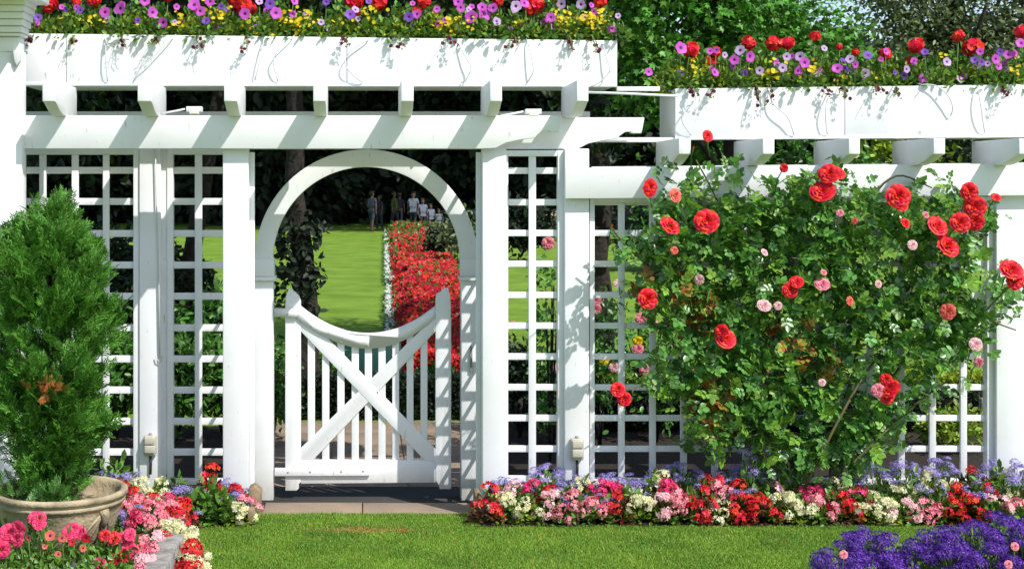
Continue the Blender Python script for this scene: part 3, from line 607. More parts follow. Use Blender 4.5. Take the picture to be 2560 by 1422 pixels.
# leafy shoots clothing the leaning trunk
t = bpy.data.objects[[o.name for o in bpy.data.objects if o.get('label', '').startswith('dark leaning tree')][0]]
bx = X(770, 4.2); pos = []
for px, py, r, k in [(720, 590, .13, 70), (705, 620, .08, 34), (790, 575, .07, 30), (810, 572, .04, 10), (730, 660, .14, 60), (712, 690, .13, 60), (755, 620, .12, 70), (785, 640, .06, 14), (790, 690, .09, 40), (775, 720, .07, 24), (745, 740, .12, 60), (700, 760, .08, 30), (790, 780, .05, 14), (765, 800, .07, 26), (740, 560, .13, 60)]:
    c = P(px, py, 4.1)
    for _ in range(int(k*.95)): pos.append((c.x-bx+random.gauss(0, r*.6), c.y-4.2+random.gauss(0, .08), c.z-G0+random.gauss(0, r*.6)))
obj('foliage', scat('foliage', LEAF, ['forest'], np.array(pos), frames(rdir(len(pos)), rdir(len(pos))+[0, -.8, .4]), rng.uniform(.06, .10, len(pos))), t)
tree('dark tree with a thick leaning trunk behind the left lattice', (X(425, 7), 7, G0), 5, .12,
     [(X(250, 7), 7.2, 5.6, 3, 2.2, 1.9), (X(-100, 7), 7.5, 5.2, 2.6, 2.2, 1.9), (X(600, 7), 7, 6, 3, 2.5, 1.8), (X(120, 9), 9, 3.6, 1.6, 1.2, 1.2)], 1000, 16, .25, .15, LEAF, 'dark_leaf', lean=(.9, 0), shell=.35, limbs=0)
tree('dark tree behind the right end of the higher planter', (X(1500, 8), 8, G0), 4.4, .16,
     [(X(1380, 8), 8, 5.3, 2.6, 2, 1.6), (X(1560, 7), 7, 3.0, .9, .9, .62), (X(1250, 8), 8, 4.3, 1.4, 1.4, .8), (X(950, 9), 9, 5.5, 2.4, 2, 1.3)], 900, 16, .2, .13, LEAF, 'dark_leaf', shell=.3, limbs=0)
tree('bright green broadleaved tree between the two planters, large lobed leaves', (X(1830, 5), 5, G0), 3.4, .12,
     [(X(1790, 5), 5, 3.75, .95, .9, .85), (X(1650, 4.4), 4.6, 3.2, .42, .5, .5), (X(1620, 4.6), 4.6, 4.1, .55, .7, .7), (X(2000, 5), 5, 3.45, .62, .6, .45), (X(1900, 4.6), 4.6, 3.0, .8, .6, .45), (X(1630, 4.6), 4.6, 2.75, .36, .4, .22), (X(1750, 4.6), 4.8, 4.6, 1.2, 1, .7), (X(2080, 5), 5, 3.05, .45, .5, .25)],
     900, 16, .10, .085, MAPLE, 'maple', droop=.7, shell=.2, limbs=7, spread=.9)
tree('grey-green small-leaved tree at the upper right, behind the lower planter', (X(2380, 17), 17, G0), 6, .25,
     [(X(2350, 17), 17, 4.6, 1.9, 1.7, 1.7), (X(2620, 17), 17, 5, 2, 1.7, 2), (X(2270, 17), 17, 3.6, .9, 1.2, .8), (X(2250, 17), 17, 5.6, .9, 1, .8), (X(2450, 17), 16.6, 3.0, 2.2, 1.3, 1.2), (X(2500, 17), 17, 6.4, 1.8, 1.7, 1)],
     1500, 16, .16, .12, LEAF, 'olive', shell=.15, limbs=8, spread=1.6, aspect=.8)
tree('dark grey-green tree beyond, beside the small patch of sky', (X(1980, 24), 24, G0), 6, .2,
     [(X(1930, 24), 24, 5.0, .75, .8, .55), (X(1860, 24), 24, 4.2, 1, .8, .9), (X(2110, 24), 24, 3.9, 1.1, .8, .45), (X(1870, 24), 24, 5.8, 1.4, 1, .6)],
     420, 14, .2, .16, LEAF, 'olive', shell=.2, limbs=4, spread=1)
# ------------------------------------------------------------------ shrubs and hedges behind the fence
def shrub(label, name, cat, x, y, w_, d_, h, n, ls, m, group=None, blobs=None, tpl=LEAF, blooms=None):
    t = thing(name, label, cat, (x, y, G0), group=group)
    b = MB()
    for k in range(5):
        a = random.uniform(0, 6.28); b.tube([(0, 0, 0), (math.cos(a)*w_*.2, math.sin(a)*d_*.2, h*.45), (math.cos(a)*w_*.38, math.sin(a)*d_*.35, h*.8)], .012, 6, r2=.004)
    obj('stems', b.mesh('stems', 'bark'), t)
    bl = blobs or [(random.uniform(-.3, .3)*w_, random.uniform(-.2, .2)*d_, h*random.uniform(.4, .68), w_*.3, d_*.4, h*.33) for _ in range(6)]
    obj('foliage', crown('foliage', bl, n, 10, ls*.7, ls, tpl, m, .1, .3), t)
    if blooms:
        for c, k, r in blooms:
            ms = BLOOMS[c]
            for _ in range(k):
                o = obj('bloom', random.choice(ms), t, (random.uniform(-.5, .5)*w_, -d_*.45, h*random.uniform(.45, 1.02)), (math.pi/2+random.uniform(-.5, .3), random.uniform(-.4, .4), 0), r)
    return t
BLOOMS = {c: [bloom_mesh('rose_bloom', RB[i], c) for i in range(4)] for c in ('rose_red', 'pink', 'coral', 'pale_pink')}
BLOOMS['hot_pink'] = [bloom_mesh('double_bloom', RB[i], 'hot_pink') for i in range(4)]
BLOOMS['yellow'] = [bloom_mesh('rose_bloom', RB[0], 'yellow')]
BLOOMS['bud'] = [bloom_mesh('rose_bud', RBUD, 'rose_red')]
for i, (px, Y, w_, h, m, yt) in enumerate([(40, 3.0, .9, 1.0, 'hedge', 0), (150, 2.9, .9, .95, 'hedge', 0), (290, 3.0, .8, 1.05, 'hedge', 0), (440, 2.9, .7, .98, 'hedge', 0), (560, 3.0, .7, .92, 'hedge', 0)]):
    shrub('leafy laurel shrub behind the left lattices, '+nth(i), 'laurel_shrub', 'shrub', X(px, Y), Y, w_, .6, h, 150, .07, m, 'laurel shrubs behind the left lattice')
shrub('taller dark shrub behind the left lattices, partly in tree shade', 'shrub', 'shrub', X(470, 4.6), 4.6, 1.2, .8, 1.35, 160, .09, 'hedge')
for i, px in enumerate((90, 220, 330, 450)):
    shrub('tall dark evergreen shrub behind the left lattices, '+nth(i), 'evergreen_shrub', 'shrub', X(px, 6.2), 6.2+.3*i, 1.1, .8, (1.6, 1.75, 1.7, 1.45)[i], 330, .08, 'dark_leaf', 'evergreen shrubs behind the left lattices')
shrub('taller dark shrub behind the potted conifer', 'shrub', 'shrub', X(250, 5), 5, 1.4, .8, 1.5, 160, .09, 'dark_leaf')
shrub('bright green shrub beside the path, just left of the gate', 'shrub', 'shrub', X(680, 2.6), 2.6, .34, .9, .95, 110, .06, 'hedge')
shrub('bushy green plant above the yew hedge behind the left half of the gate', 'shrub', 'shrub', X(790, 4.4), 4.4, .6, .4, .72, 80, .06, 'hedge')
def hedge(label, x0, x1, y0, y1, h, m, n, name='clipped_hedge'):
    t = thing(name, label, 'hedge', ((x0+x1)/2, (y0+y1)/2, G0))
    hw, hd = (x1-x0)/2, (y1-y0)/2
    b = MB(); b.box(-hw*.96, hw*.96, -hd*.85, hd*.85, 0, h*.9); obj('twig_core', b.mesh('core', 'bark'), t)
    f = rng.integers(0, 3, n); pos = np.stack([rng.uniform(-hw, hw, n), rng.uniform(-hd, hd, n), rng.uniform(0, h, n)], 1)
    pos[f == 0, 1] = -hd+rng.normal(0, .012, (f == 0).sum()); pos[f == 1, 2] = h+rng.normal(0, .012, (f == 1).sum()); e = f == 2; pos[e, 0] = np.where(rng.random(e.sum()) < .5, -hw, hw)
    d = rdir(n)+np.array([[0, -1, .3]])*(f == 0)[:, None]+np.array([[0, 0, 1]])*(f == 1)[:, None]
    obj('foliage', scat('foliage', LEAF, [m], pos, frames(d), rng.uniform(.03, .05, n)), t)
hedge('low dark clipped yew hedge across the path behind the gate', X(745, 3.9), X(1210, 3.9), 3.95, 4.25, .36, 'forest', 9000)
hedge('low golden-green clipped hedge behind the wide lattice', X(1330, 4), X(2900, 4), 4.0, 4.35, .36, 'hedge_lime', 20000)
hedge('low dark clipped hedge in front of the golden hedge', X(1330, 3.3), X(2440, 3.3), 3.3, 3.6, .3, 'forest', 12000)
t = thing('storage_box', 'dark teal lidded box on the grass, seen between the gate pickets', 'box', (X(925, 5.2), 5.2, G0))
M['teal'] = mat('teal_paint', (.008, .05, .045), .5, 0, 0)
b = MB(); b.box(-.3, .3, -.2, .2, 0, .60); obj('body', b.mesh('body', 'teal'), t, bevel=.01); b = MB(); b.box(-.32, .32, -.22, .22, .603, .64); obj('lid', b.mesh('lid', 'teal'), t, bevel=.008)
for i, (px, Y, w_, h, m, bl) in enumerate([(1300, 3.0, .5, .95, 'dark_leaf', [('pink', 1, .03)]), (1385, 2.7, .4, .9, 'hedge', [('pale_pink', 1, .035)]), (1500, 2.6, .6, 1.35, 'rose_leaf', [('pink', 5, .04), ('pale_pink', 3, .035), ('yellow', 2, .035)]),
      (1640, 2.8, .7, 1.2, 'hedge', [('pink', 4, .04), ('yellow', 1, .04)]), (1830, 2.8, .8, 1.3, 'rose_leaf', [('pink', 3, .04)]), (2020, 2.8, .8, 1.2, 'dark_leaf', None), (2190, 2.7, .6, .8, 'rose_leaf', [('pale_pink', 2, .03)]), (2370, 2.4, .5, .38, 'lime', None)]):
    shrub('rose shrub behind the right-hand lattices, '+nth(i) if bl else ('dark flowerless shrub behind the climbing rose' if i == 5 else 'low yellow-green shrub behind the lower right of the wide lattice'), 'rose_shrub' if bl else 'shrub', 'shrub', X(px, Y), Y, w_, .5, h, 110, .055, m, 'rose shrubs behind the lattices' if bl else None, blooms=bl)
# mid distance shrubs right (dark), leafy strip of rose stems seen against lawn
shrub('tall pink-flowered rose stem showing through the narrow right lattice', 'rose_shrub', 'shrub', X(1375, 2.0), 2.0, .22, .2, 1.68, 40, .055, 'rose_leaf', blobs=[(0, 0, 1.35, .12, .1, .18), (-.03, 0, 1.0, .12, .1, .25), (0, 0, .5, .1, .1, .3)])
r_ = bpy.data.objects[-1] if 0 else None
tt = thing('rose_bloom', 'single pink rose showing through the narrow right lattice, above the others', 'flower', P(1371, 608, 1.9)); obj('petals', BLOOMS['pink'][0], tt, (0, 0, 0), (math.pi/2, 0, 0), .042)
for i, (px, Y, w_, h) in enumerate([(1250, 30, 3, 1.6), (1700, 26, 4, 2.2), (2100, 28, 5, 3.0), (2600, 27, 4, 2.0), (2360, 40, 6, 3.4), (1500, 45, 6, 1.2)]):
    shrub('dark round shrub far across the right lawn, '+nth(i), 'dark_shrub', 'shrub', X(px, Y), Y, w_, 2.4, h, 260, .2, 'forest' if i != 3 else 'dark_leaf', 'dark shrubs on the far lawn')
# plants filling the gap between the lower planter and the rose beam
for i, (px, py, r, m) in enumerate([(1800, 385, .5, 'maple'), (2060, 380, .6, 'hedge'), (2230, 385, .55, 'lime'), (2420, 375, .5, 'dark_leaf')]):
    Y = 6.0+i*.3; x = X(px, Y); h = Z(py, Y)-G0+.25
    shrub(['tall bright green shrub top', 'tall green shrub top', 'tall yellow-green shrub top', 'tall dark shrub top'][i]+' filling the gap below the lower planter', 'tall_shrub', 'shrub', x, Y, 1.3, 1.0, h, 300, .09, m, None,
          blobs=[(0, 0, h-.3, .6, .4, .45), (.3, 0, h-.9, .55, .4, .5), (-.3, .1, h-.8, .5, .4, .5)])
# small boundary fence and black railing seen on the right
t = thing('board_fence', 'low brown board fence seen far off through the narrow right lattice', 'fence', (X(1360, 50), 50, G0))
b = MB()
for i in range(22): b.box(-1.6+i*.2, -1.6+i*.2+.16, 0, .03, .1, 1.05)
obj('boards', b.mesh('boards', 'timber'), t); b = MB(); b.box(-1.7, 2.9, .035, .09, .3, .4); b.box(-1.7, 2.9, .035, .09, .8, .9); obj('rails', b.mesh('rails', 'timber'), t)
t = thing('stair_railing', 'black metal stair railing behind the lower right of the wide lattice', 'railing', (0, 0, 0))
b = MB(); Y = 3.9; a, c = P(2410, 1040, Y), P(2500, 900, Y); b.tube([a, c], .014, 8); obj('handrail', b.mesh('handrail', 'dark'), t)
for i in range(6):
    p = a.lerp(c, (i+.5)/6); b = MB(); b.tube([p, (p.x, p.y, G0)], .008, 6); obj('baluster', b.mesh('baluster', 'dark'), t)
b = MB()
for k in range(3): b.box(X(2420, Y)+k*.13, X(2420, Y)+.6, Y+.03, Y+.8, G0+k*.1, G0+k*.1+.1-.002)
tag(obj('stone_steps', b.mesh('stone_steps', 'stone'), bevel=.01), 'grey stone steps beside the black railing', 'steps')
# ------------------------------------------------------------------ red bedding beyond the gate (nobody could count it)
n = 52000; yy = 5.2+46*rng.random(n)**1.6; xl = np.interp(yy, [5, 51], [.27, 1.12]); xr_ = np.interp(yy, [5, 20, 51], [1.2, 1.95, 3.1])
xx = xl+.12+(xr_-xl-.12)*rng.random(n); hh = G0+.36*np.minimum(1, (xx-xl)/.3)+.05*np.sin(xx*7+yy*3)+rng.normal(0, .03, n)
ok = ~((yy > 18.5) & (yy < 20.8) & (xx < xl+.45)); xx, yy, hh = xx[ok], yy[ok], hh[ok]; n = len(xx)
sz = .028+.0026*(yy-5)
zz = norm(rng.normal(size=(n, 3))*.5+np.array([0, -.6, .8])); s_ = norm(np.cross(rdir(n), zz)); R = np.stack([s_, np.cross(zz, s_), zz], 2)
tag(obj('red_bedding', scat('red_bedding', FLORET4, ['red_far'], np.stack([xx, yy, hh], 1), R, sz*rng.uniform(.6, 1.2, n))), 'mass of scarlet bedding flowers along the right side of the far lawn', 'bedding flowers', kind='stuff')
k = rng.random(n) < .45
tag(obj('bedding_foliage', scat('bedding_foliage', LEAF, ['hedge'], np.stack([xx, yy, hh+.0-.10*rng.random(n)], 1)[k], frames(rdir(n)+[0, 0, .6])[k], (sz*1.9*rng.uniform(.6, 1.2, n))[k])), 'green foliage between the scarlet bedding flowers', 'foliage', kind='stuff')
n = 9000; yy = 5.2+46*rng.random(n)**1.4; xl = np.interp(yy, [5, 51], [.27, 1.12]); xx = xl+rng.uniform(-.02, .16, n)+.45*((yy > 18.5) & (yy < 20.8)); hh = G0+rng.uniform(.02, .2, n)
zz = norm(rng.normal(size=(n, 3))*.5+np.array([0, -.6, .8])); s_ = norm(np.cross(rdir(n), zz)); R = np.stack([s_, np.cross(zz, s_), zz], 2)
wh = rng.random(n) < .5+.35*np.sin(yy*4.1)*np.sin(yy*1.7); ps = np.stack([xx, yy, hh], 1)
tag(obj('white_edging_flowers', scat('white_edging', STAR, ['white_p'], ps[wh], R[wh], (.028+.0025*(yy-5))[wh])), 'line of small white flowers edging the scarlet bedding', 'bedding flowers', kind='stuff')
tag(obj('edging_foliage', scat('edging_foliage', LEAF, ['hedge'], ps[~wh]-[0, 0, .03], R[~wh], (.06+.003*(yy-5))[~wh])), 'green leaves under the white edging flowers', 'foliage', kind='stuff')
shrub('dark shrub growing out of the scarlet bedding, seen at the right of the arch', 'shrub', 'shrub', X(1108, 26), 26, .9, .7, 1.2, 110, .11, 'forest')
shrub('silvery white-flowered shrub climbing behind the scarlet bedding', 'shrub', 'shrub', X(1150, 22), 23, 1.2, .6, 1.5, 40, .12, 'olive', blooms=[('pale_pink', 0, .1)])
# ------------------------------------------------------------------ people in the shade at the far edge of the lawn
SK = {}
def skin_mat(n_, c): 
    if n_ not in M: M[n_] = mat(n_, c, .7, 0, 0)
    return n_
skin_mat('skin', (.085, .05, .035)); skin_mat('navy_cloth', (.008, .01, .03)); skin_mat('grey_cloth', (.02, .026, .04)); skin_mat('white_cloth', (.12, .135, .18)); skin_mat('lime_cloth', (.05, .06, .008)); skin_mat('hair', (.03, .02, .015)); skin_mat('plum_cloth', (.02, .01, .03)); skin_mat('khaki', (.06, .05, .035))  # skin and cloth colours darkened to carry the deep tree shade
def skinned(name, J, E, rad, m, parent, sub=1):
    me = bpy.data.meshes.new(name); me.from_pydata(J, E, []); me.materials.append(M[m]); o = obj(name, me, parent)
    o.modifiers.new('skin', 'SKIN'); sv = me.skin_vertices[0].data
    for i, r in enumerate(rad): sv[i].radius = (r, r*.8) if not hasattr(r, '__len__') else r
    sv[0].use_root = True
    s = o.modifiers.new('sub', 'SUBSURF'); s.levels = sub; s.render_levels = sub
    return o
def person(label, x, y, h, rz, shirt, legs, pose=0, shorts=False):
    t = thing('person', label, 'person', (x, y, G0), rz, 'visitors in the shade beyond the far lawn', h/1.72); a = .08*pose; st = .10
    # pelvis, waist, chest, neck, head, headtop | arms | legs
    J = [(0, 0, .92), (0, 0, 1.08), (0, .0, 1.3), (0, .0, 1.44), (0, -.01, 1.52), (0, -.02, 1.6), (0, -.01, 1.68),
         (.17, 0, 1.38), (.22, .02, 1.12), (.22+.0, -.10-a, .9), (.215, -.14-a, .82), (-.17, 0, 1.38), (-.23, .03, 1.12), (-.22, -.06+a, .88), (-.215, -.09+a, .80),
         (.09, 0, .86), (.10, -.02-a, .48), (.10, .03-a, .08), (.11, -.10-a, .04), (-.09, 0, .86), (-.10, 0+a, .48), (-.10, .05+a, .08), (-.11, -.08+a, .04),
         (.21, -.19-a, .78), (-.21, -.13+a, .75)]
    E = [(0, 1), (1, 2), (2, 3), (3, 4), (4, 5), (5, 6), (2, 7), (7, 8), (8, 9), (9, 10), (10, 23), (2, 11), (11, 12), (12, 13), (13, 14), (14, 24), (0, 15), (15, 16), (16, 17), (17, 18), (0, 19), (19, 20), (20, 21), (21, 22)]
    R_ = [.13, .12, .14, .055, .075, .095, .06, .06, .043, .032, .035, .06, .043, .032, .035, .085, .058, .04, .03, .085, .058, .04, .03, .015, .015]
    skinned('body', J, E, R_, 'skin', t)
    sj = [(0, 0, 1.0), (0, 0, 1.1), (0, 0, 1.3), (0, 0, 1.42), (.17, 0, 1.385), (.215, .02, 1.2), (-.17, 0, 1.385), (-.225, .02, 1.2), (0, 0, .9)]
    skinned('shirt', sj, [(0, 1), (1, 2), (2, 3), (2, 4), (4, 5), (2, 6), (6, 7), (0, 8)], [.155, .155, .178, .08, .085, .066, .085, .066, .16], shirt, t)
    e = .5 if shorts else .1
    lj = [(0, 0, .95), (.09, 0, .86), (.10, -.02-a, .5), (-.09, 0, .86), (-.10, a, .5)]; le = [(0, 1), (1, 2), (0, 3), (3, 4)]; lr = [.14, .1, .075, .1, .075]
    if not shorts: lj += [(.10, .03-a, .1), (-.10, .05+a, .1)]; le += [(2, 5), (4, 6)]; lr += [.06, .06]
    skinned('shorts' if shorts else 'trousers', lj, le, lr, legs, t)
    skinned('hair', [(0, .02, 1.64), (0, .0, 1.71), (0, .07, 1.6)], [(0, 1), (0, 2)], [.09, .065, .05], 'hair', t)
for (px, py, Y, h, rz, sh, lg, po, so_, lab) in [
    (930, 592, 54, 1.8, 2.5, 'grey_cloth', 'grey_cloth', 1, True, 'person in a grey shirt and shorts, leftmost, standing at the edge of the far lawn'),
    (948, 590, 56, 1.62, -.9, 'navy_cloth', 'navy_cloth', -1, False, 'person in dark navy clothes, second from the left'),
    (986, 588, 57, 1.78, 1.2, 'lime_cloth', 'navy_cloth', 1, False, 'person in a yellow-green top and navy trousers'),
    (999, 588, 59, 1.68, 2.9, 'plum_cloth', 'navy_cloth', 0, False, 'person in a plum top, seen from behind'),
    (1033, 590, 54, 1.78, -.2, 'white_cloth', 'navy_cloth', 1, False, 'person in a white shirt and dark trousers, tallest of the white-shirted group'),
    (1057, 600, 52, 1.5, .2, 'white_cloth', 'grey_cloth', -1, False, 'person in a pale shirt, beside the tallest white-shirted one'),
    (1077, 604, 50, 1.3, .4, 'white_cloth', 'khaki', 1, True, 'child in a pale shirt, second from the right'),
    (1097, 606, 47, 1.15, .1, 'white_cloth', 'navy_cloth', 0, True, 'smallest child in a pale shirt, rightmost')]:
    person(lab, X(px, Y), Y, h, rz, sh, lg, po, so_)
# ------------------------------------------------------------------ climbing rose
POLY = [(1535, 570), (1590, 480), (1650, 450), (1680, 405), (1740, 385), (1800, 395), (1860, 420), (1900, 440), (1960, 425), (2000, 455), (2090, 430), (2160, 470), (2200, 470), (2300, 465), (2400, 490), (2470, 520), (2490, 640), (2530, 740), (2500, 810),
        (2420, 870), (2370, 950), (2300, 1000), (2240, 1050), (2200, 1110), (2180, 1150), (2050, 1175), (1930, 1170), (1850, 1120), (1760, 1100), (1700, 1040), (1650, 1000), (1620, 920), (1640, 850), (1600, 790), (1560, 740), (1630, 690), (1600, 640), (1545, 620)]
HOLES = [(1600, 560, 45, 60), (1610, 830, 45, 60), (2480, 620, 40, 90), (2470, 760, 30, 60), (1680, 1010, 50, 40), (2240, 640, 34, 60), (1760, 650, 40, 34), (2050, 830, 30, 50), (2340, 650, 40, 24), (2110, 560, 28, 50), (2170, 900, 45, 60), (1900, 960, 24, 50), (1700, 900, 45, 35), (2440, 690, 40, 30), (1560, 690, 50, 30), (2130, 1000, 40, 40), (1850, 440, 80, 22), (2000, 420, 60, 18), (2300, 940, 50, 40), (1990, 1060, 25, 40), (2460, 900, 60, 50), (1960, 500, 30, 16), (2430, 430, 60, 40)]
def inside(x, y):
    c = False; n = len(POLY); j = n-1
    for i in range(n):
        (xi, yi), (xj, yj) = POLY[i], POLY[j]
        if (yi > y) != (yj > y) and x < (xj-xi)*(y-yi)/(yj-yi)+xi: c = not c
        j = i
    return c
RBASE = Vector((X(2010, -.1), -.12, gz(-.1)))
cr = thing('climbing_rose', 'large climbing rose with red blooms trained over the wide lattice', 'climbing rose', RBASE)
cl_ = []
while len(cl_) < 980:
    x, y = random.uniform(1520, 2540), random.uniform(385, 1180)
    if not inside(x, y): continue
    if any(((x-a)/c)**2+((y-b_)/d_)**2 < 1 and random.random() < .95 for a, b_, c, d_ in HOLES): continue
    if y < 490 and random.random() < .66: continue
    cl_.append((x, y))
pos = []; dr = []; ups = []
for x, y in cl_:
    Y = random.uniform(-.31, .02) if y > 480 else random.uniform(-.3, -.1); c = P(x, y, Y)
    for _ in range(random.randint(3, 7)):
        pos.append(np.array(c)+rng.normal(size=3)*[.05, .04, .05]); d = rng.normal(size=3)*.9+[0, -.6, .05]; dr.append(d); ups.append(rng.normal(size=3)*.55+[.25, -.5, .75])
pos = np.array(pos); dr = np.array(dr); ups = np.array(ups); rb = np.array(RBASE)
yng = np.zeros(len(pos), bool)
for px, py, r in [(1725, 740, 55), (1740, 790, 40), (1960, 830, 45), (2050, 905, 45), (1780, 1000, 45), (1800, 1060, 30), (1610, 720, 30)]:
    c = np.array(P(px, py, -.2)); yng |= (np.abs(pos[:, 0]-c[0]) < r/400) & (np.abs(pos[:, 2]-c[2]) < r/400) & (rng.random(len(pos)) < .3)
lm = yng == False
lt = (rng.random(len(pos)) < .3) & lm
for sel, m in ((lm & ~lt, 'rose_leaf'), (lt, 'rose_leaf2'), (yng, 'young')):
    k = sel.sum(); obj('foliage', scat('foliage', ROSELEAF, [m], pos[sel]-rb, frames(dr[sel], ups[sel]), rng.uniform(.075, .125, k)), cr)
def cane(pts, r=.012, r2=.004):
    b = MB(); q = []
    pp = [P(*p) for p in pts]
    for j in range(len(pp)-1):
        p0, p1, p2, p3 = pp[max(j-1, 0)], pp[j], pp[j+1], pp[min(j+2, len(pp)-1)]
        for s_ in range(5):
            t = s_/5; q.append(.5*((2*p1)+(p2-p0)*t+(2*p0-5*p1+4*p2-p3)*t*t+(3*p1-p0-3*p2+p3)*t**3)-RBASE)
    q.append(pp[-1]-RBASE); b.tube(q, r, 7, r2=r2); obj('cane', b.mesh('cane', 'cane', True), cr)
cane([(2080, 1250, -.12), (2085, 1100, -.12), (2140, 900, -.08), (2150, 700, -.1), (2170, 520, -.1), (2240, 440, -.15), (2330, 470, -.2)], .018)
cane([(2000, 1240, -.12), (1960, 1080, -.15), (1900, 900, -.1), (1850, 700, -.1), (1800, 520, -.12), (1740, 400, -.16)], .016)
cane([(2015, 1210, -.25), (2080, 1080, -.28), (2160, 940, -.2), (2260, 820, -.15), (2400, 740, -.2), (2480, 800, -.3), (2540, 825, -.34)], .011)
cane([(2130, 1160, -.25), (2190, 1100, -.25), (2290, 1010, -.22), (2370, 950, -.2)], .009)
cane([(1990, 1220, -.15), (1850, 1080, -.2), (1700, 900, -.15), (1640, 700, -.15), (1560, 610, -.2), (1530, 570, -.22)], .012)
cane([(2085, 1200, -.15), (2260, 900, -.05), (2400, 700, -.1), (2430, 520, -.15), (2425, 480, -.2)], .012)
cane([(1700, 960, -.15), (1620, 960, -.25), (1570, 975, -.3)], .006, .003)
cane([(2440, 800, -.2), (2510, 730, -.3), (2540, 700, -.34)], .006, .003)
cane([(1900, 900, -.1), (2000, 600, -.12), (2050, 480, -.18)], .009, .004)
blooms = [(1627, 470, 23, 'rose_red'), (1690, 488, 17, 'coral'), (1677, 562, 28, 'rose_red'), (1767, 552, 28, 'rose_red'), (2073, 433, 24, 'rose_red'), (2056, 476, 30, 'rose_red'), (2098, 432, 16, 'rose_red'), (2247, 490, 30, 'rose_red'),
 (2252, 512, 18, 'rose_red'), (2425, 480, 22, 'rose_red'), (2438, 517, 25, 'rose_red'), (2346, 563, 27, 'rose_red'), (2402, 556, 25, 'rose_red'), (2437, 553, 23, 'rose_red'), (2373, 612, 31, 'rose_red'), (2530, 672, 28, 'rose_red'), (2540, 700, 24, 'rose_red'), (1992, 703, 18, 'rose_red'),
 (1976, 725, 19, 'rose_red'), (1622, 746, 25, 'rose_red'), (1803, 828, 18, 'rose_red'), (1815, 845, 25, 'rose_red'), (2369, 779, 21, 'coral'), (2222, 968, 24, 'rose_red'), (2218, 990, 18, 'rose_red'), (2196, 976, 16, 'pink'), (1545, 972, 19, 'rose_red'), (1560, 996, 19, 'rose_red'),
 (1770, 340, 15, 'rose_red'), (1735, 368, 9, 'rose_red'), (2491, 492, 13, 'rose_red'), (1960, 420, 11, 'rose_red'), (2136, 553, 9, 'coral'), (2265, 556, 13, 'rose_red'), (1530, 563, 9, 'rose_red'), (2056, 709, 17, 'pink'), (1911, 762, 16, 'pale_pink'), (1945, 764, 10, 'pale_pink'),
 (1748, 699, 13, 'pale_pink'), (1912, 630, 10, 'pale_pink'), (2100, 532, 10, 'pink'), (2440, 860, 16, 'pale_pink'), (2446, 905, 11, 'pink'), (2055, 955, 10, 'pale_pink'), (2197, 710, 10, 'pale_pink'), (2282, 612, 12, 'pale_pink'), (2315, 537, 9, 'pink'), (2126, 752, 11, 'coral'), (1686, 626, 9, 'coral'), (2060, 680, 9, 'pink'), (2215, 948, 14, 'rose_red')]
for px, py, r, c in blooms:
    Y = -.45-.02*random.random(); p = P(px, py, Y)-RBASE
    ms = BLOOMS[c] if r > 9 else (BLOOMS['bud'] if c == 'rose_red' else BLOOMS[c])
    rr = r/418*random.uniform(.84, .97)
    obj('rose_bloom', random.choice(ms), cr, p, (math.pi/2-.35+random.uniform(-.45, .45), random.uniform(-.55, .55), random.uniform(-.6, .6)), (rr*random.uniform(.9, 1.05), rr, rr*random.uniform(.75, 1.15)))
    b = MB(); q = p+Vector((random.uniform(-.05, .05), .14, -.12)); b.tube([p+Vector((0, .01, -.0)), p.lerp(q, .5)+Vector((0, .03, 0)), q], .0035, 5)
    obj('bloom_stem', b.mesh('bloom_stem', 'stem'), cr)
# ------------------------------------------------------------------ planter plants
def ghead(m): return cluster(90, .046, .0165, FLORET5, [m], 'flower_head', .85, hemi=False)
GH = [ghead('geranium') for _ in range(3)]; GHC = [ghead('coral') for _ in range(1)]
PET = {c: scat('petunia_bloom', PETUNIA, [c, 'throat'], np.zeros((1, 3)), np.eye(3)[None], 1.0, True) for c in ('magenta', 'pale_violet', 'violet', 'hot_pink', 'red', 'coral')}
GLF = [mound(60, .085, .13, .05, MAPLE, 'leaf') for _ in range(3)]
PLF = [mound(90, .10, .11, .035, LEAF, 'leaf') for _ in range(2)]
LLF = [mound(260, .12, .19, .026, LEAF, 'lime') for _ in range(3)]
SOILZ = .07
def geranium(px, py, r, zs, label, group, Ym=.42, heads=1):
    Y = Ym+random.uniform(-.05, .05); p = P(px, py, Y); base = Vector((p.x+random.uniform(-.03, .03), Y, zs))
    t = thing('geranium_plant', label, 'geranium', base, group=group)
    top = p-base; obj('foliage', random.choice(GLF), t, (0, 0, -.01), (0, 0, random.uniform(0, 6)), .9+.4*random.random())
    for k in range(heads):
        q = top+Vector((0 if k == 0 else random.uniform(-.09, .09), 0, 0 if k == 0 else -random.uniform(.02, .08))); b = MB(); b.tube([(0, 0, .02), (top.x*.3, 0, max(.03, q.z*.5)), q], .0035, 5); obj('stem', b.mesh('stem', 'stem'), t)
        s_ = r/418/.05*1.06*(1 if k == 0 else .75); obj('flower_head', random.choice(GH), t, q, (random.uniform(0, 3), random.uniform(0, 3), 0), s_)
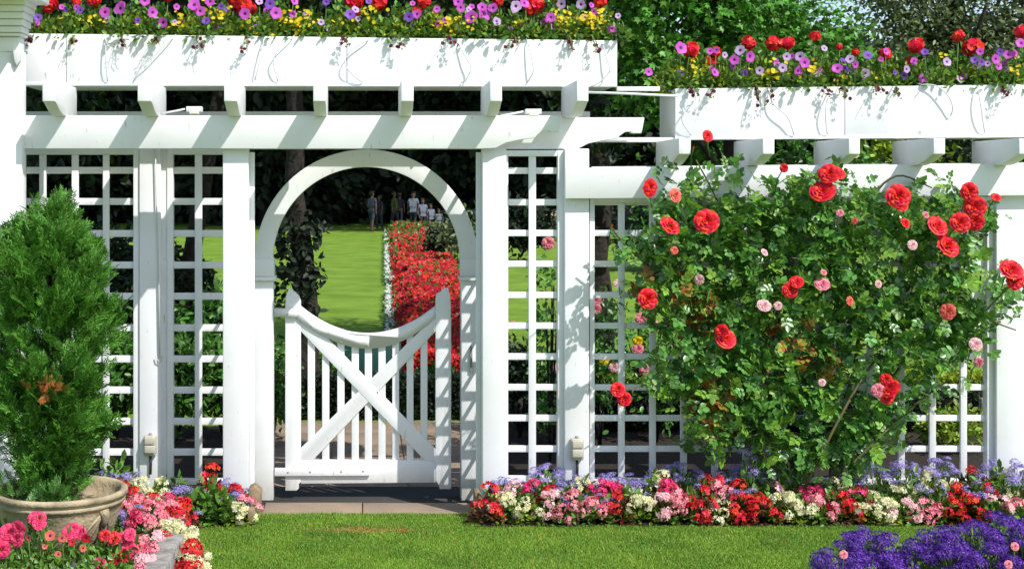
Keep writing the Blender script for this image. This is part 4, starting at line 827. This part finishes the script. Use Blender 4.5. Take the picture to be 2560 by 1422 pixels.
def petunia(lst, zs, label, group, Ym=.3, ref=None):
    ax = sum(l[0] for l in lst)/len(lst); base = Vector((X(ax, Ym), Ym, zs)); t = thing('petunia_plant', label, 'petunia', base, group=group)
    obj('foliage', random.choice(PLF), t, (0, 0, 0), (0, 0, random.uniform(0, 6)), 1+.3*random.random())
    for px, py, r, c in lst:
        Y = Ym-.06*random.random(); q = P(px, py, Y)-base; b = MB(); b.tube([(q.x*.4, 0, 0), (q.x*.7, .0, q.z*.6), q+Vector((0, .01, 0))], .0028, 5); obj('stem', b.mesh('stem', 'stem'), t)
        s_ = r/415*1.06; s_ = r/560 if c == 'hot_pink' else s_*(.72 if c in ('coral', 'red') else 1)
        obj('petunia_bloom', random.choice(BLOOMS['hot_pink']) if c == 'hot_pink' else PET[c], t, q, (math.pi/2-random.uniform(-.2, .5), random.uniform(-.5, .5), random.uniform(-.5, .5)), s_)
def bidens(px, py, w_, zs, label, group, Ym=.4, n=60):
    base = Vector((X(px, Ym), Ym, zs)); t = thing('bidens_plant', label, 'flowering plant', base, group=group)
    obj('foliage', random.choice(LLF), t, (0, 0, -.02), (0, 0, random.uniform(0, 6)), (1.05, .9, 1.0))
    c = np.array(P(px, py, Ym-.08)-base); hw = w_/415*.5
    for _ in range(int(n*.8)): obj('yellow_flower', YF, t, c+rng.normal(size=3)*[hw*.55, .035, .035], (math.pi/2-.6+random.gauss(0, .5), random.gauss(0, .4), 0), random.uniform(.010, .0165))
YF = scat('yellow_flower', FLORET5, ['yellow'], np.zeros((1, 3)), np.eye(3)[None], 1.0)
BF_ = scat('burgundy_flower', FLORET5, ['burgundy'], np.zeros((1, 3)), np.eye(3)[None], 1.0)
def fill(px0, px1, zs, label, kindm, n, h, name, Y0=.29, Y1=.65, ls=.03, zo=0):
    x = rng.uniform(X(px0, .25), X(px1, .25), n); y = rng.uniform(Y0, Y1, n); cl = .5+.5*np.sin(x*9)*np.sin(x*23+1); z = zs+zo+rng.random(n)**1.2*h*(.55+.45*cl)*(1-.3*(y < .32))
    tag(obj(name, scat(name, LEAF, [kindm], np.stack([x, y, z], 1), frames(rdir(n)+[0, -.2, .7]), rng.uniform(.7, 1.4, n)*ls)), label, 'foliage', kind='stuff')
def trailing(lst, zt, where):
    for i, (px, L_) in enumerate(lst):
        Y = BY-.02; x = X(px, Y); t = thing('trailing_plant', 'trailing plant spilling over the '+where+', '+nth(i), 'trailing plant', (x, Y, zt), group='trailing plants on the '+where)
        b = MB(); ends = []
        for k in range(3):
            e = Vector((random.uniform(-.06, .06), -random.uniform(.03, .09), -L_*random.uniform(.5, 1))); ends.append(e)
            b.tube([(0, .06, .03), (e.x*.3, -.02, .015), (e.x*.7, e.y, e.z*.5), e], .002, 4)
        obj('stems', b.mesh('stems', 'stem'), t); pos = []; 
        for e in ends:
            for _ in range(9): u = random.random(); pos.append((e.x*u+random.gauss(0, .008), e.y*u-.005, e.z*u+random.gauss(0, .008)))
        pos = np.array(pos); obj('leaves', scat('leaves', LEAF, ['lime' if i % 2 else 'bronze'], pos, frames(rdir(len(pos))), .018), t)
        for q in pos[rng.choice(len(pos), 6)]: obj('burgundy_flower', BF_, t, q+[0, -.008, 0], (math.pi/2+random.gauss(0, .4), random.gauss(0, .4), 0), .013)
ZU = Z(95, BY)-.045; ZL = Z(218, BY)-.045
gU = 'geraniums in the higher planter'
for i, (px, py, r, h) in enumerate([(125, 8, 22, 2), (190, 4, 14, 1), (235, 2, 18, 1), (420, -10, 16, 1), (600, 4, 30, 2), (610, 20, 22, 1), (735, -8, 16, 1), (885, 2, 26, 2), (945, 6, 24, 1), (1060, 2, 20, 2), (1245, 2, 16, 1), (1340, 12, 22, 2), (1385, -10, 16, 1), (1500, 4, 18, 1)]):
    geranium(px, py, r, ZU, 'red geranium in the higher planter, '+nth(i), gU, heads=h)
gp_ = 'petunias in the higher planter'
for i, l in enumerate([[(95, 44, 11, 'violet'), (200, 26, 10, 'violet')], [(262, 31, 15, 'magenta'), (300, 22, 15, 'magenta'), (362, 2, 14, 'magenta')], [(345, 53, 9, 'lilac2'), (382, 32, 14, 'magenta'), (407, 57, 14, 'magenta')],
    [(485, 12, 17, 'magenta'), (500, 28, 14, 'magenta'), (525, 4, 14, 'magenta'), (515, 52, 11, 'violet')], [(612, 35, 15, 'magenta'), (690, 33, 16, 'magenta'), (675, 10, 14, 'violet')], [(875, 36, 14, 'violet'), (1022, 43, 13, 'violet'), (1042, 36, 12, 'magenta')],
    [(1145, 5, 13, 'magenta'), (1152, 20, 12, 'magenta'), (1178, 43, 18, 'magenta')], [(1205, 18, 13, 'magenta'), (1232, 20, 13, 'magenta'), (1212, 36, 18, 'magenta'), (1242, 54, 12, 'pale_violet')], [(1290, 16, 15, 'pale_violet'), (1312, 8, 14, 'magenta'), (1377, 44, 13, 'magenta')],
    [(1403, 11, 13, 'pale_violet'), (1452, 12, 13, 'pale_violet')], [(1530, 72, 11, 'magenta'), (1545, 40, 8, 'pale_violet')]]):
    l = [(a, b_, c, 'violet' if d_ == 'lilac2' else d_) for a, b_, c, d_ in l]
    petunia(l, ZU, 'petunia in the higher planter, '+nth(i), gp_)
for i in range(16):
    px = 90+i*92+random.uniform(-18, 18); petunia([(px+random.uniform(-22, 22), random.uniform(2, 74), random.uniform(7, 11), random.choice(['magenta', 'magenta', 'pale_violet', 'violet'])) for _ in range(3)], ZU, 'small-bloomed petunia in the higher planter, '+nth(i), 'small-bloomed petunias in the higher planter', Ym=.36)
gb = 'yellow flowering plants in the higher planter'
for i, (px, py, w_, n) in enumerate([(130, 62, 70, 8), (240, 60, 80, 10), (335, 72, 60, 12), (450, 62, 90, 40), (545, 32, 70, 40), (650, 66, 90, 16), (745, 55, 100, 90), (840, 66, 90, 8), (930, 34, 60, 16), (1010, 74, 80, 8), (1125, 62, 110, 100), (1200, 72, 60, 12), (1300, 66, 80, 8), (1425, 50, 90, 70), (1485, 44, 70, 60)]):
    bidens(px, py, w_, ZU, 'yellow-flowered bidens in the higher planter, '+nth(i), gb, n=n)
fill(62, 1535, ZU, 'mixed yellow-green foliage filling the higher planter', 'lime', 7000, .25, 'planter_foliage', zo=-.0, ls=.036)
fill(62, 1535, ZU, 'dark green foliage at the back of the higher planter', 'leaf', 6500, .33, 'planter_foliage', Y0=.38, ls=.04)
trailing([(75, .05), (185, .06), (300, .08), (390, .07), (500, .11), (620, .13), (860, .06), (985, .07), (1120, .05), (1285, .07), (1420, .12), (1475, .10)], ZU+.04, 'higher planter')
gL = 'geraniums in the lower planter'
for i, (px, py, r, h) in enumerate([(1728, 126, 22, 1), (1775, 158, 20, 1), (1788, 132, 16, 1), (1871, 108, 19, 1), (1935, 110, 22, 1), (1970, 108, 18, 1), (2037, 92, 15, 1), (2098, 118, 9, 1), (2138, 131, 10, 1), (2213, 136, 17, 1), (2274, 156, 15, 1), (2290, 114, 21, 1), (2396, 90, 16, 1), (2432, 118, 27, 1), (2552, 80, 18, 1)]):
    geranium(px, py, r, ZL, 'red geranium in the lower planter, '+nth(i), gL, heads=h)
for i, l in enumerate([[(1622, 180, 11, 'magenta'), (1703, 120, 17, 'magenta'), (1788, 181, 12, 'magenta')], [(1812, 138, 9, 'pale_violet'), (1836, 150, 13, 'magenta'), (1850, 126, 14, 'pale_violet'), (1876, 142, 15, 'magenta'), (1899, 177, 11, 'pale_violet')],
    [(1967, 142, 11, 'pale_violet'), (1957, 170, 12, 'pale_violet'), (1996, 178, 14, 'magenta')], [(2000, 142, 13, 'pale_violet'), (2012, 157, 14, 'magenta'), (2061, 121, 9, 'pale_violet')], [(2093, 171, 14, 'magenta'), (2125, 148, 12, 'pale_violet'), (2139, 162, 10, 'magenta'), (2170, 138, 12, 'violet'), (2163, 184, 13, 'pale_violet')],
    [(2312, 130, 10, 'violet'), (2307, 196, 12, 'magenta'), (2368, 155, 12, 'pale_violet')], [(2436, 150, 10, 'violet'), (2455, 156, 10, 'violet'), (2490, 148, 13, 'magenta'), (2497, 166, 11, 'magenta')], [(2520, 137, 12, 'magenta'), (2553, 108, 14, 'magenta'), (2500, 130, 9, 'violet')]]):
    petunia(l, ZL, 'petunia in the lower planter, '+nth(i), 'petunias in the lower planter')
for i in range(11):
    px = 1700+i*84+random.uniform(-18, 18); petunia([(px+random.uniform(-22, 22), random.uniform(118, 200), random.uniform(7, 11), random.choice(['magenta', 'magenta', 'pale_violet', 'violet'])) for _ in range(3)], ZL, 'small-bloomed petunia in the lower planter, '+nth(i), 'small-bloomed petunias in the lower planter', Ym=.36)
for i, (px, py, w_, n) in enumerate([(1735, 170, 70, 22), (1800, 195, 60, 6), (1870, 190, 70, 10), (1930, 182, 70, 24), (2025, 176, 60, 30), (2100, 195, 60, 5), (2180, 195, 60, 3), (2350, 150, 60, 5), (2440, 185, 80, 5), (2545, 170, 60, 26)]):
    bidens(px, py, w_, ZL, 'yellow-flowered bidens in the lower planter, '+nth(i), 'yellow flowering plants in the lower planter', n=n)
fill(1650, 2700, ZL, 'mixed yellow-green foliage filling the lower planter', 'lime', 4600, .24, 'planter_foliage', ls=.03)
fill(1690, 2700, ZL, 'dark green foliage at the back of the lower planter', 'leaf', 6500, .33, 'planter_foliage', Y0=.38, ls=.038)
trailing([(1720, .06), (1785, .07), (1890, .14), (1925, .12), (2060, .10), (2100, .10), (2190, .06), (2240, .08), (2500, .07)], ZL+.04, 'lower planter')
# ------------------------------------------------------------------ bedding plants
BEG = {}
for c, lf in [('red', 'bronze'), ('scarlet', 'bronze'), ('pink', 'leaf'), ('hot_pink', 'bronze'), ('pale_pink', 'leaf'), ('cream', 'lime')]:
    BEG[c] = ([mound(95, .095, .12, .042, LEAF, lf) for _ in range(2)], [cluster(13, .034, .0165, FLORET4, [c], 'flower_cluster', .7) for _ in range(3)])
AGF = [mound(90, .085, .15, .034, LEAF, 'leaf') for _ in range(2)]
AGC = {c: [cluster(80, .034, .009, STAR, [c], 'flower_cluster', .5) for _ in range(3)] for c in ('lilac', 'purple', 'violet')}
def spot(px, py, Y): return Vector((X(px, Y), Y, gz(Y)))
CN = {'red': 'red', 'scarlet': 'scarlet', 'pink': 'pink', 'hot_pink': 'deep pink', 'pale_pink': 'pale pink', 'cream': 'cream', 'lilac': 'lilac', 'purple': 'deep purple', 'violet': 'violet'}
def begonia(px, Y, h, c, label, group, nh=9, sc=1):
    t = thing('begonia_plant', label, 'begonia', spot(px, 0, Y), random.uniform(-.4, .4), group); F_, C_ = BEG[c]; s_ = h/.2
    obj('foliage', random.choice(F_), t, (0, 0, 0), (0, 0, random.uniform(0, 6)), (sc*1.05, sc*1.05, s_*1.15))
    for _ in range(nh):
        a = random.uniform(0, 6.28); e = random.uniform(.1, 1.45); d = Vector((math.cos(a)*math.cos(e), -abs(math.sin(a))*math.cos(e)*.9-.05, math.sin(e)))
        q = Vector((d.x*.1*sc, d.y*.1*sc, .03+d.z*h*.92)); r = d.to_track_quat('Z', 'Y').to_euler()
        obj('flower_cluster', random.choice(C_), t, q, r, sc*random.uniform(.75, 1.15))
def ageratum(px, Y, h, c, label, group, nh=8, sc=1, cs=1.0, kind='ageratum_plant', cat='ageratum'):
    t = thing(kind, label, cat, spot(px, 0, Y), random.uniform(-.4, .4), group)
    obj('foliage', random.choice(AGF), t, (0, 0, 0), (0, 0, random.uniform(0, 6)), (sc, sc, h/.19)); b = MB()
    for _ in range(nh):
        a = random.uniform(0, 6.28); rr = .1*sc*math.sqrt(random.random()); q = Vector((math.cos(a)*rr, math.sin(a)*rr, h*random.uniform(.78, 1.06)-rr*.4))
        b.tube([(q.x*.4, q.y*.4, h*.4), q], .0022, 4)
        obj('flower_cluster', random.choice(AGC[c]), t, q, (random.uniform(-.4, .6), random.uniform(-.4, .4), 0), cs*random.uniform(.75, 1.25))
    obj('stems', b.mesh('stems', 'stem'), t)
cnt = {}
def lab(kind, c, where):
    k = (kind, c, where); cnt[k] = cnt.get(k, 0)+1
    return CN[c]+' '+kind+', '+nth(cnt[k]-1)+' in '+where
W1 = "the right bed's front row"; seq1 = [(1212, 'red'), (1262, 'cream'), (1325, 'cream'), (1380, 'pale_pink'), (1430, 'pink'), (1490, 'pink'), (1548, 'red'), (1600, 'cream'), (1655, 'pale_pink'), (1700, 'pink'), (1748, 'red'), (1798, 'cream'), (1850, 'scarlet'), (1905, 'red'), (1962, 'cream'), (2010, 'cream'), (2055, 'pink'), (2110, 'scarlet'), (2165, 'cream'), (2210, 'cream'), (2260, 'pale_pink'), (2315, 'pink'), (2375, 'scarlet'), (2430, 'scarlet'), (2490, 'pale_pink'), (2545, 'pink')]
for px, c in seq1: begonia(px, -.37+random.uniform(-.02, .02), random.uniform(.11, .18), c, lab('begonia', c, W1), 'begonias in the right bed', random.randint(5, 10))
W2 = "the right bed's middle row"; seq2 = [(1222, 'red'), (1290, 'pale_pink'), (1340, 'hot_pink'), (1385, 'red'), (1450, 'cream'), (1500, 'hot_pink'), (1545, 'hot_pink'), (1600, 'cream'), (1660, 'hot_pink'), (1705, 'hot_pink'), (1745, 'red'), (1800, 'pink'), (1850, 'red'), (1920, 'pale_pink'), (1985, 'hot_pink'), (2030, 'hot_pink'), (2075, 'hot_pink'), (2135, 'hot_pink'), (2195, 'cream'), (2240, 'cream'), (2300, 'cream'), (2350, 'red'), (2400, 'scarlet'), (2460, 'red'), (2520, 'cream'), (2575, 'red')]
for i, (px, c) in enumerate(seq2): begonia(px, -.23+random.uniform(-.02, .02), random.uniform(.17, .25), c, lab('begonia', c, W2), 'begonias in the right bed', random.randint(4, 8))
W3 = "the right bed's back row"; AG = [(1262, .24), (1330, .2), (1366, .31), (1420, .25), (1470, .25), (1525, .25), (1580, .26), (1630, .27), (1690, .33), (1720, .3), (1775, .24), (1830, .3), (1880, .28), (1950, .27), (2135, .28), (2200, .3), (2250, .33), (2310, .3), (2360, .34), (2420, .3), (2475, .33), (2535, .33), (2580, .3)]
for i, (px, h) in enumerate(AG): ageratum(px, -.13, h*1.08, 'lilac', lab('ageratum', 'lilac', W3), 'ageratums in the right bed', random.randint(5, 10))
for i, (px, h, Y) in enumerate(sorted([(1405, .2, -.3), (1500, .19, -.33), (1850, .22, -.32), (1620, .24, -.2), (2330, .24, -.3), (2450, .27, -.3), (2540, .29, -.28), (1880, .44, -.2), (1985, .42, -.2)])):
    ageratum(px, Y, h, 'lilac', 'lilac ageratum among the right-bed begonias, '+nth(i), 'ageratums in the right bed', 6)
for i, (px, c, h) in enumerate([(1655, 'cream', .30), (1780, 'red', .28), (2105, 'cream', .27), (2330, 'cream', .3), (2435, 'red', .33), (2505, 'cream', .3)]):
    begonia(px, -.17, h, c, lab('begonia', c, W3), 'begonias in the right bed', 7)
for i, (px, Y, h) in enumerate([(1300, -.25, .22), (1415, -.33, .2), (1470, -.25, .24), (1575, -.3, .2), (1632, -.2, .28), (1725, -.33, .18), (1775, -.22, .27), (1880, -.3, .22), (1940, -.22, .3), (2085, -.3, .2), (2140, -.22, .28), (2280, -.25, .3), (2350, -.33, .2), (2440, -.25, .28), (2500, -.22, .32)]):
    t = thing('leafy_plant', 'green leafy plant without flowers among the right-bed flowers, '+nth(i), 'plant', spot(px, 0, Y), group='leafy plants of the right bed')
    obj('foliage', mound(80, .075, h, .05, LEAF, 'leaf'), t); b = MB(); b.tube([(0, 0, 0), (0, 0, h*.8)], .004, 5); obj('stem', b.mesh('stem', 'stem'), t)
# left bed, right of the pot
W4 = 'the bed between pot and gate'
for px, Y, h, c in sorted([(300, -.5, .26, 'red'), (350, -.35, .27, 'cream'), (395, -.3, .25, 'cream'), (330, -.55, .22, 'scarlet'), (380, -.6, .2, 'red'), (425, -.5, .18, 'hot_pink'), (345, -.75, .2, 'pink'), (385, -.8, .19, 'pink'), (420, -.7, .17, 'pink'), (450, -.5, .15, 'red'), (455, -.62, .14, 'scarlet'), (430, -.78, .13, 'red'),
                    (390, -.98, .16, 'pink'), (350, -1.0, .16, 'hot_pink'), (425, -.95, .12, 'pale_pink'), (590, -.25, .2, 'red'), (612, -.35, .14, 'pink'), (600, -.42, .12, 'cream'), (530, -.2, .33, 'scarlet'), (310, -.85, .18, 'pink')]):
    begonia(px, Y, h, c, lab('begonia', c, W4), 'begonias in the left bed', 9, .9)
for px, Y, h in sorted([(250, -.3, .3), (320, -.2, .3), (440, -.3, .22), (470, -.25, .22), (495, -.3, .21), (560, -.2, .24), (600, -.15, .22), (335, -.95, .2), (580, -.3, .19), (480, -.45, .13), (285, -.4, .3)]):
    ageratum(px, Y, h, 'lilac', lab('ageratum', 'lilac', W4), 'ageratums in the left bed', 7)
for i, (px, Y, h) in enumerate(sorted([(500, -.38, .2), (535, -.42, .18), (555, -.4, .17), (520, -.3, .24), (300, -.25, .38), (430, -.2, .26), (265, -.4, .36)])):
    t = thing('leafy_plant', 'green leafy plant without flowers in the left bed, '+nth(i), 'plant', spot(px, 0, Y), group='leafy plants of the left bed')
    obj('foliage', mound(110, .1, h, .06, LEAF, 'leaf'), t); b = MB(); b.tube([(0, 0, 0), (0, 0, h*.8)], .004, 5); obj('stem', b.mesh('stem', 'stem'), t)
W5 = 'the flowers by the kerb'
for px, py, Y, h, c in sorted([(400, 1310, -1.15, .15, 'cream'), (435, 1330, -1.2, .15, 'cream'), (365, 1300, -1.15, .17, 'pink'), (455, 1345, -1.3, .13, 'pale_pink'), (475, 1360, -1.35, .13, 'cream'), (470, 1380, -1.5, .12, 'scarlet'), (488, 1395, -1.55, .1, 'cream'), (470, 1400, -1.68, .12, 'red'), (480, 1420, -1.75, .1, 'cream'), (488, 1430, -1.85, .1, 'red'), (462, 1330, -1.15, .12, 'cream'),
                        (345, 1360, -1.55, .16, 'pink'), (385, 1370, -1.5, .17, 'pale_pink'), (370, 1390, -1.7, .16, 'pink'), (340, 1400, -1.8, .17, 'hot_pink'), (310, 1400, -1.85, .17, 'red'), (365, 1410, -1.9, .15, 'pale_pink'), (325, 1350, -1.5, .17, 'pink'), (345, 1430, -2.05, .13, 'pink'), (300, 1350, -1.6, .16, 'hot_pink'), (405, 1340, -1.38, .15, 'red')]):
    begonia(px, Y, h, c, lab('begonia', c, W5), 'begonias by the kerb', 9, .85)
# foreground petunias and geraniums bottom left
BL2 = {c: [bloom_mesh('flower', RB[k], c) for k in range(3)] for c in ('hot_pink', 'red')}
M['grey_leaf'] = mat('grey_leaf', (.25, .22, .27), .6, .15, .3, .02, alt=(.35, .33, .38))
for i, l in enumerate([[(20, 1330, 22, 'hot_pink'), (45, 1320, 18, 'hot_pink'), (40, 1345, 20, 'hot_pink')], [(5, 1375, 22, 'hot_pink'), (10, 1355, 14, 'hot_pink')], [(48, 1353, 11, 'coral'), (70, 1344, 10, 'coral'), (112, 1365, 8, 'coral')], [(125, 1338, 15, 'coral'), (155, 1345, 11, 'coral'), (180, 1355, 10, 'red')], [(215, 1345, 13, 'red'), (208, 1370, 10, 'coral'), (145, 1385, 10, 'coral')], [(75, 1420, 10, 'coral'), (250, 1410, 16, 'hot_pink'), (295, 1402, 14, 'red')]]):
    petunia(l, .02, ['hot pink petunia, upper one at the left edge below the pot', 'hot pink petunia, lower one at the left edge below the pot', 'coral petunia below the pot, leftmost', 'coral petunia below the pot, second from the left', 'coral petunia below the pot, third from the left', 'hot pink and coral petunia at the bottom edge below the pot'][i], 'foreground petunias', Ym=-1.95)
for i, (px, py, r, c) in enumerate([(100, 1298, 20, 'hot_pink'), (185, 1328, 20, 'hot_pink'), (275, 1338, 17, 'red'), (315, 1338, 16, 'hot_pink'), (320, 1375, 26, 'hot_pink')]):
    t = thing('carnation_plant', 'double-flowered bright pink plant in front of the pot, '+nth(i), 'flowering plant', (X(px, -1.85), -1.85, 0), group='double pink flowers in front of the pot'); q = P(px, py, -1.85)-Vector((X(px, -1.85), -1.85, 0))
    obj('foliage', random.choice(PLF), t, (0, 0, 0), (0, 0, i), (1, 1, q.z/.13)); b = MB(); b.tube([(0, 0, 0), q], .004, 5); obj('stem', b.mesh('stem', 'stem'), t)
    for k in range(4): obj('flower', random.choice(BL2[c]), t, q+Vector((random.uniform(-.03, .03), -.01*k, random.uniform(-.015, .02))), (math.pi/2-.6, random.uniform(-.4, .4), 0), r/500*.75)
t = thing('dusty_plant', 'silvery lilac leafy plant in the foreground left of the kerb', 'plant', (X(205, -2.0), -2.0, 0)); obj('foliage', mound(120, .09, .13, .05, LEAF, 'grey_leaf'), t)
t = thing('dusty_plant', 'silvery lilac leafy plant at the bottom edge below the pot', 'plant', (X(150, -2.1), -2.1, 0)); obj('foliage', mound(120, .09, .1, .05, LEAF, 'grey_leaf'), t)
fg = 2600; x = rng.uniform(X(-60, -1.9), X(340, -1.9), fg); y = rng.uniform(-2.3, -1.62, fg); z = rng.random(fg)*.17
tag(obj('ground_foliage', scat('ground_foliage', LEAF, ['leaf'], np.stack([x, y, z], 1), frames(rdir(fg)+[0, -.2, .8]), rng.uniform(.025, .05, fg))), 'low green foliage around the foreground flowers below the pot', 'foliage', kind='stuff')
fg = 3000; x = rng.uniform(.78, 4.3, fg); y = rng.uniform(-.4, .02, fg); z = rng.random(fg)*.16
tag(obj('ground_foliage', scat('ground_foliage', LEAF, ['leaf'], np.stack([x, y, z-.03], 1), frames(rdir(fg)+[0, -.2, .8]), rng.uniform(.025, .05, fg))), 'low green foliage between the begonias of the right bed', 'foliage', kind='stuff')
fg = 1500; x = rng.uniform(-2.3, -.75, fg); y = rng.uniform(-.5, .02, fg)+(x < -1.25)*rng.uniform(-.7, 0, fg); z = rng.random(fg)*.13
tag(obj('ground_foliage', scat('ground_foliage', LEAF, ['leaf'], np.stack([x, y, z-.03], 1), frames(rdir(fg)+[0, -.2, .8]), rng.uniform(.025, .05, fg))), 'low green foliage between the begonias of the left bed', 'foliage', kind='stuff')
pm = MB(); pm.add([(-.012, -.008, 0), (.0, -.012, .004), (.013, 0, .001), (.004, .011, .006), (-.01, .008, .002)], [(0, 1, 2, 3, 4)]); pmm = pm.mesh('fallen_petal', 'rose_red')
for px, py in [(780, 1298), (888, 1306), (893, 1309), (1010, 1318), (1350, 1338), (1640, 1345)]:
    d_ = (2.0-.02)*F/(py-CY); tag(obj('fallen_petal', pmm, None, ((px-CX)/F*d_, d_-D, gz(d_-D)+.02), (random.uniform(-.4, .4), .2, random.uniform(0, 6)), random.uniform(.5, 1.0)), 'small red petal lying on the front lawn', 'petal', 'red petals fallen on the front lawn')
# purple heliotropes bottom right
HL = [(2065, 1395, -2.3), (2110, 1340, -2.3), (2165, 1300, -2.25), (2215, 1325, -2.25), (2130, 1400, -2.45), (2230, 1385, -2.4), (2290, 1345, -2.35), (2340, 1300, -2.3), (2300, 1405, -2.5), (2375, 1340, -2.45), (2430, 1285, -2.4), (2500, 1262, -2.35), (2550, 1300, -2.4), (2470, 1340, -2.5), (2400, 1400, -2.55), (2530, 1380, -2.55), (2470, 1410, -2.6), (2600, 1340, -2.45)]
hc = [cluster(130, .045, .0088, STAR, ['purple'], 'flower_cluster', .6) for _ in range(3)]
for i, (px, py, Y) in enumerate(sorted(HL)):
    z = Z(py+12, Y); t = thing('heliotrope_plant', 'deep purple heliotrope in the lower right corner, '+nth(i), 'heliotrope', (X(px, Y), Y, 0), group='heliotropes in the lower right corner')
    obj('foliage', random.choice(AGF), t, (0, 0, 0), (0, 0, i), (1.25, 1.25, z*.95/.19)); b = MB(); b.tube([(0, 0, 0), (0, 0, z*.9)], .006, 6)
    for k in range(17):
        a = random.uniform(0, 6.28); rr = .13*math.sqrt(random.random()); q = Vector((math.cos(a)*rr, math.sin(a)*rr-.02, z-rr*.8+random.uniform(-.02, .015))); b.tube([(0, 0, z*.5), q], .003, 4)
        obj('flower_cluster', random.choice(hc), t, q, (random.uniform(0, .7), random.uniform(-.4, .4), 0), random.uniform(.7, 1.15))
    obj('stems', b.mesh('stems', 'stem'), t)
for px, py in [(2110, 1385), (2538, 1365), (2522, 1410)]:
    t = thing('pink_flower', 'small pink flower among the heliotropes, '+{2110: 'at their left', 2538: 'at their right', 2522: 'at the bottom edge'}[px], 'flower', P(px, py, -2.62)); obj('petals', BLOOMS['pink'][1], t, (0, 0, 0), (1.2, 0, 0), .016); b = MB(); b.tube([(0, 0, 0), (0, .03, -.12)], .002, 4); obj('stem', b.mesh('stem', 'stem'), t)
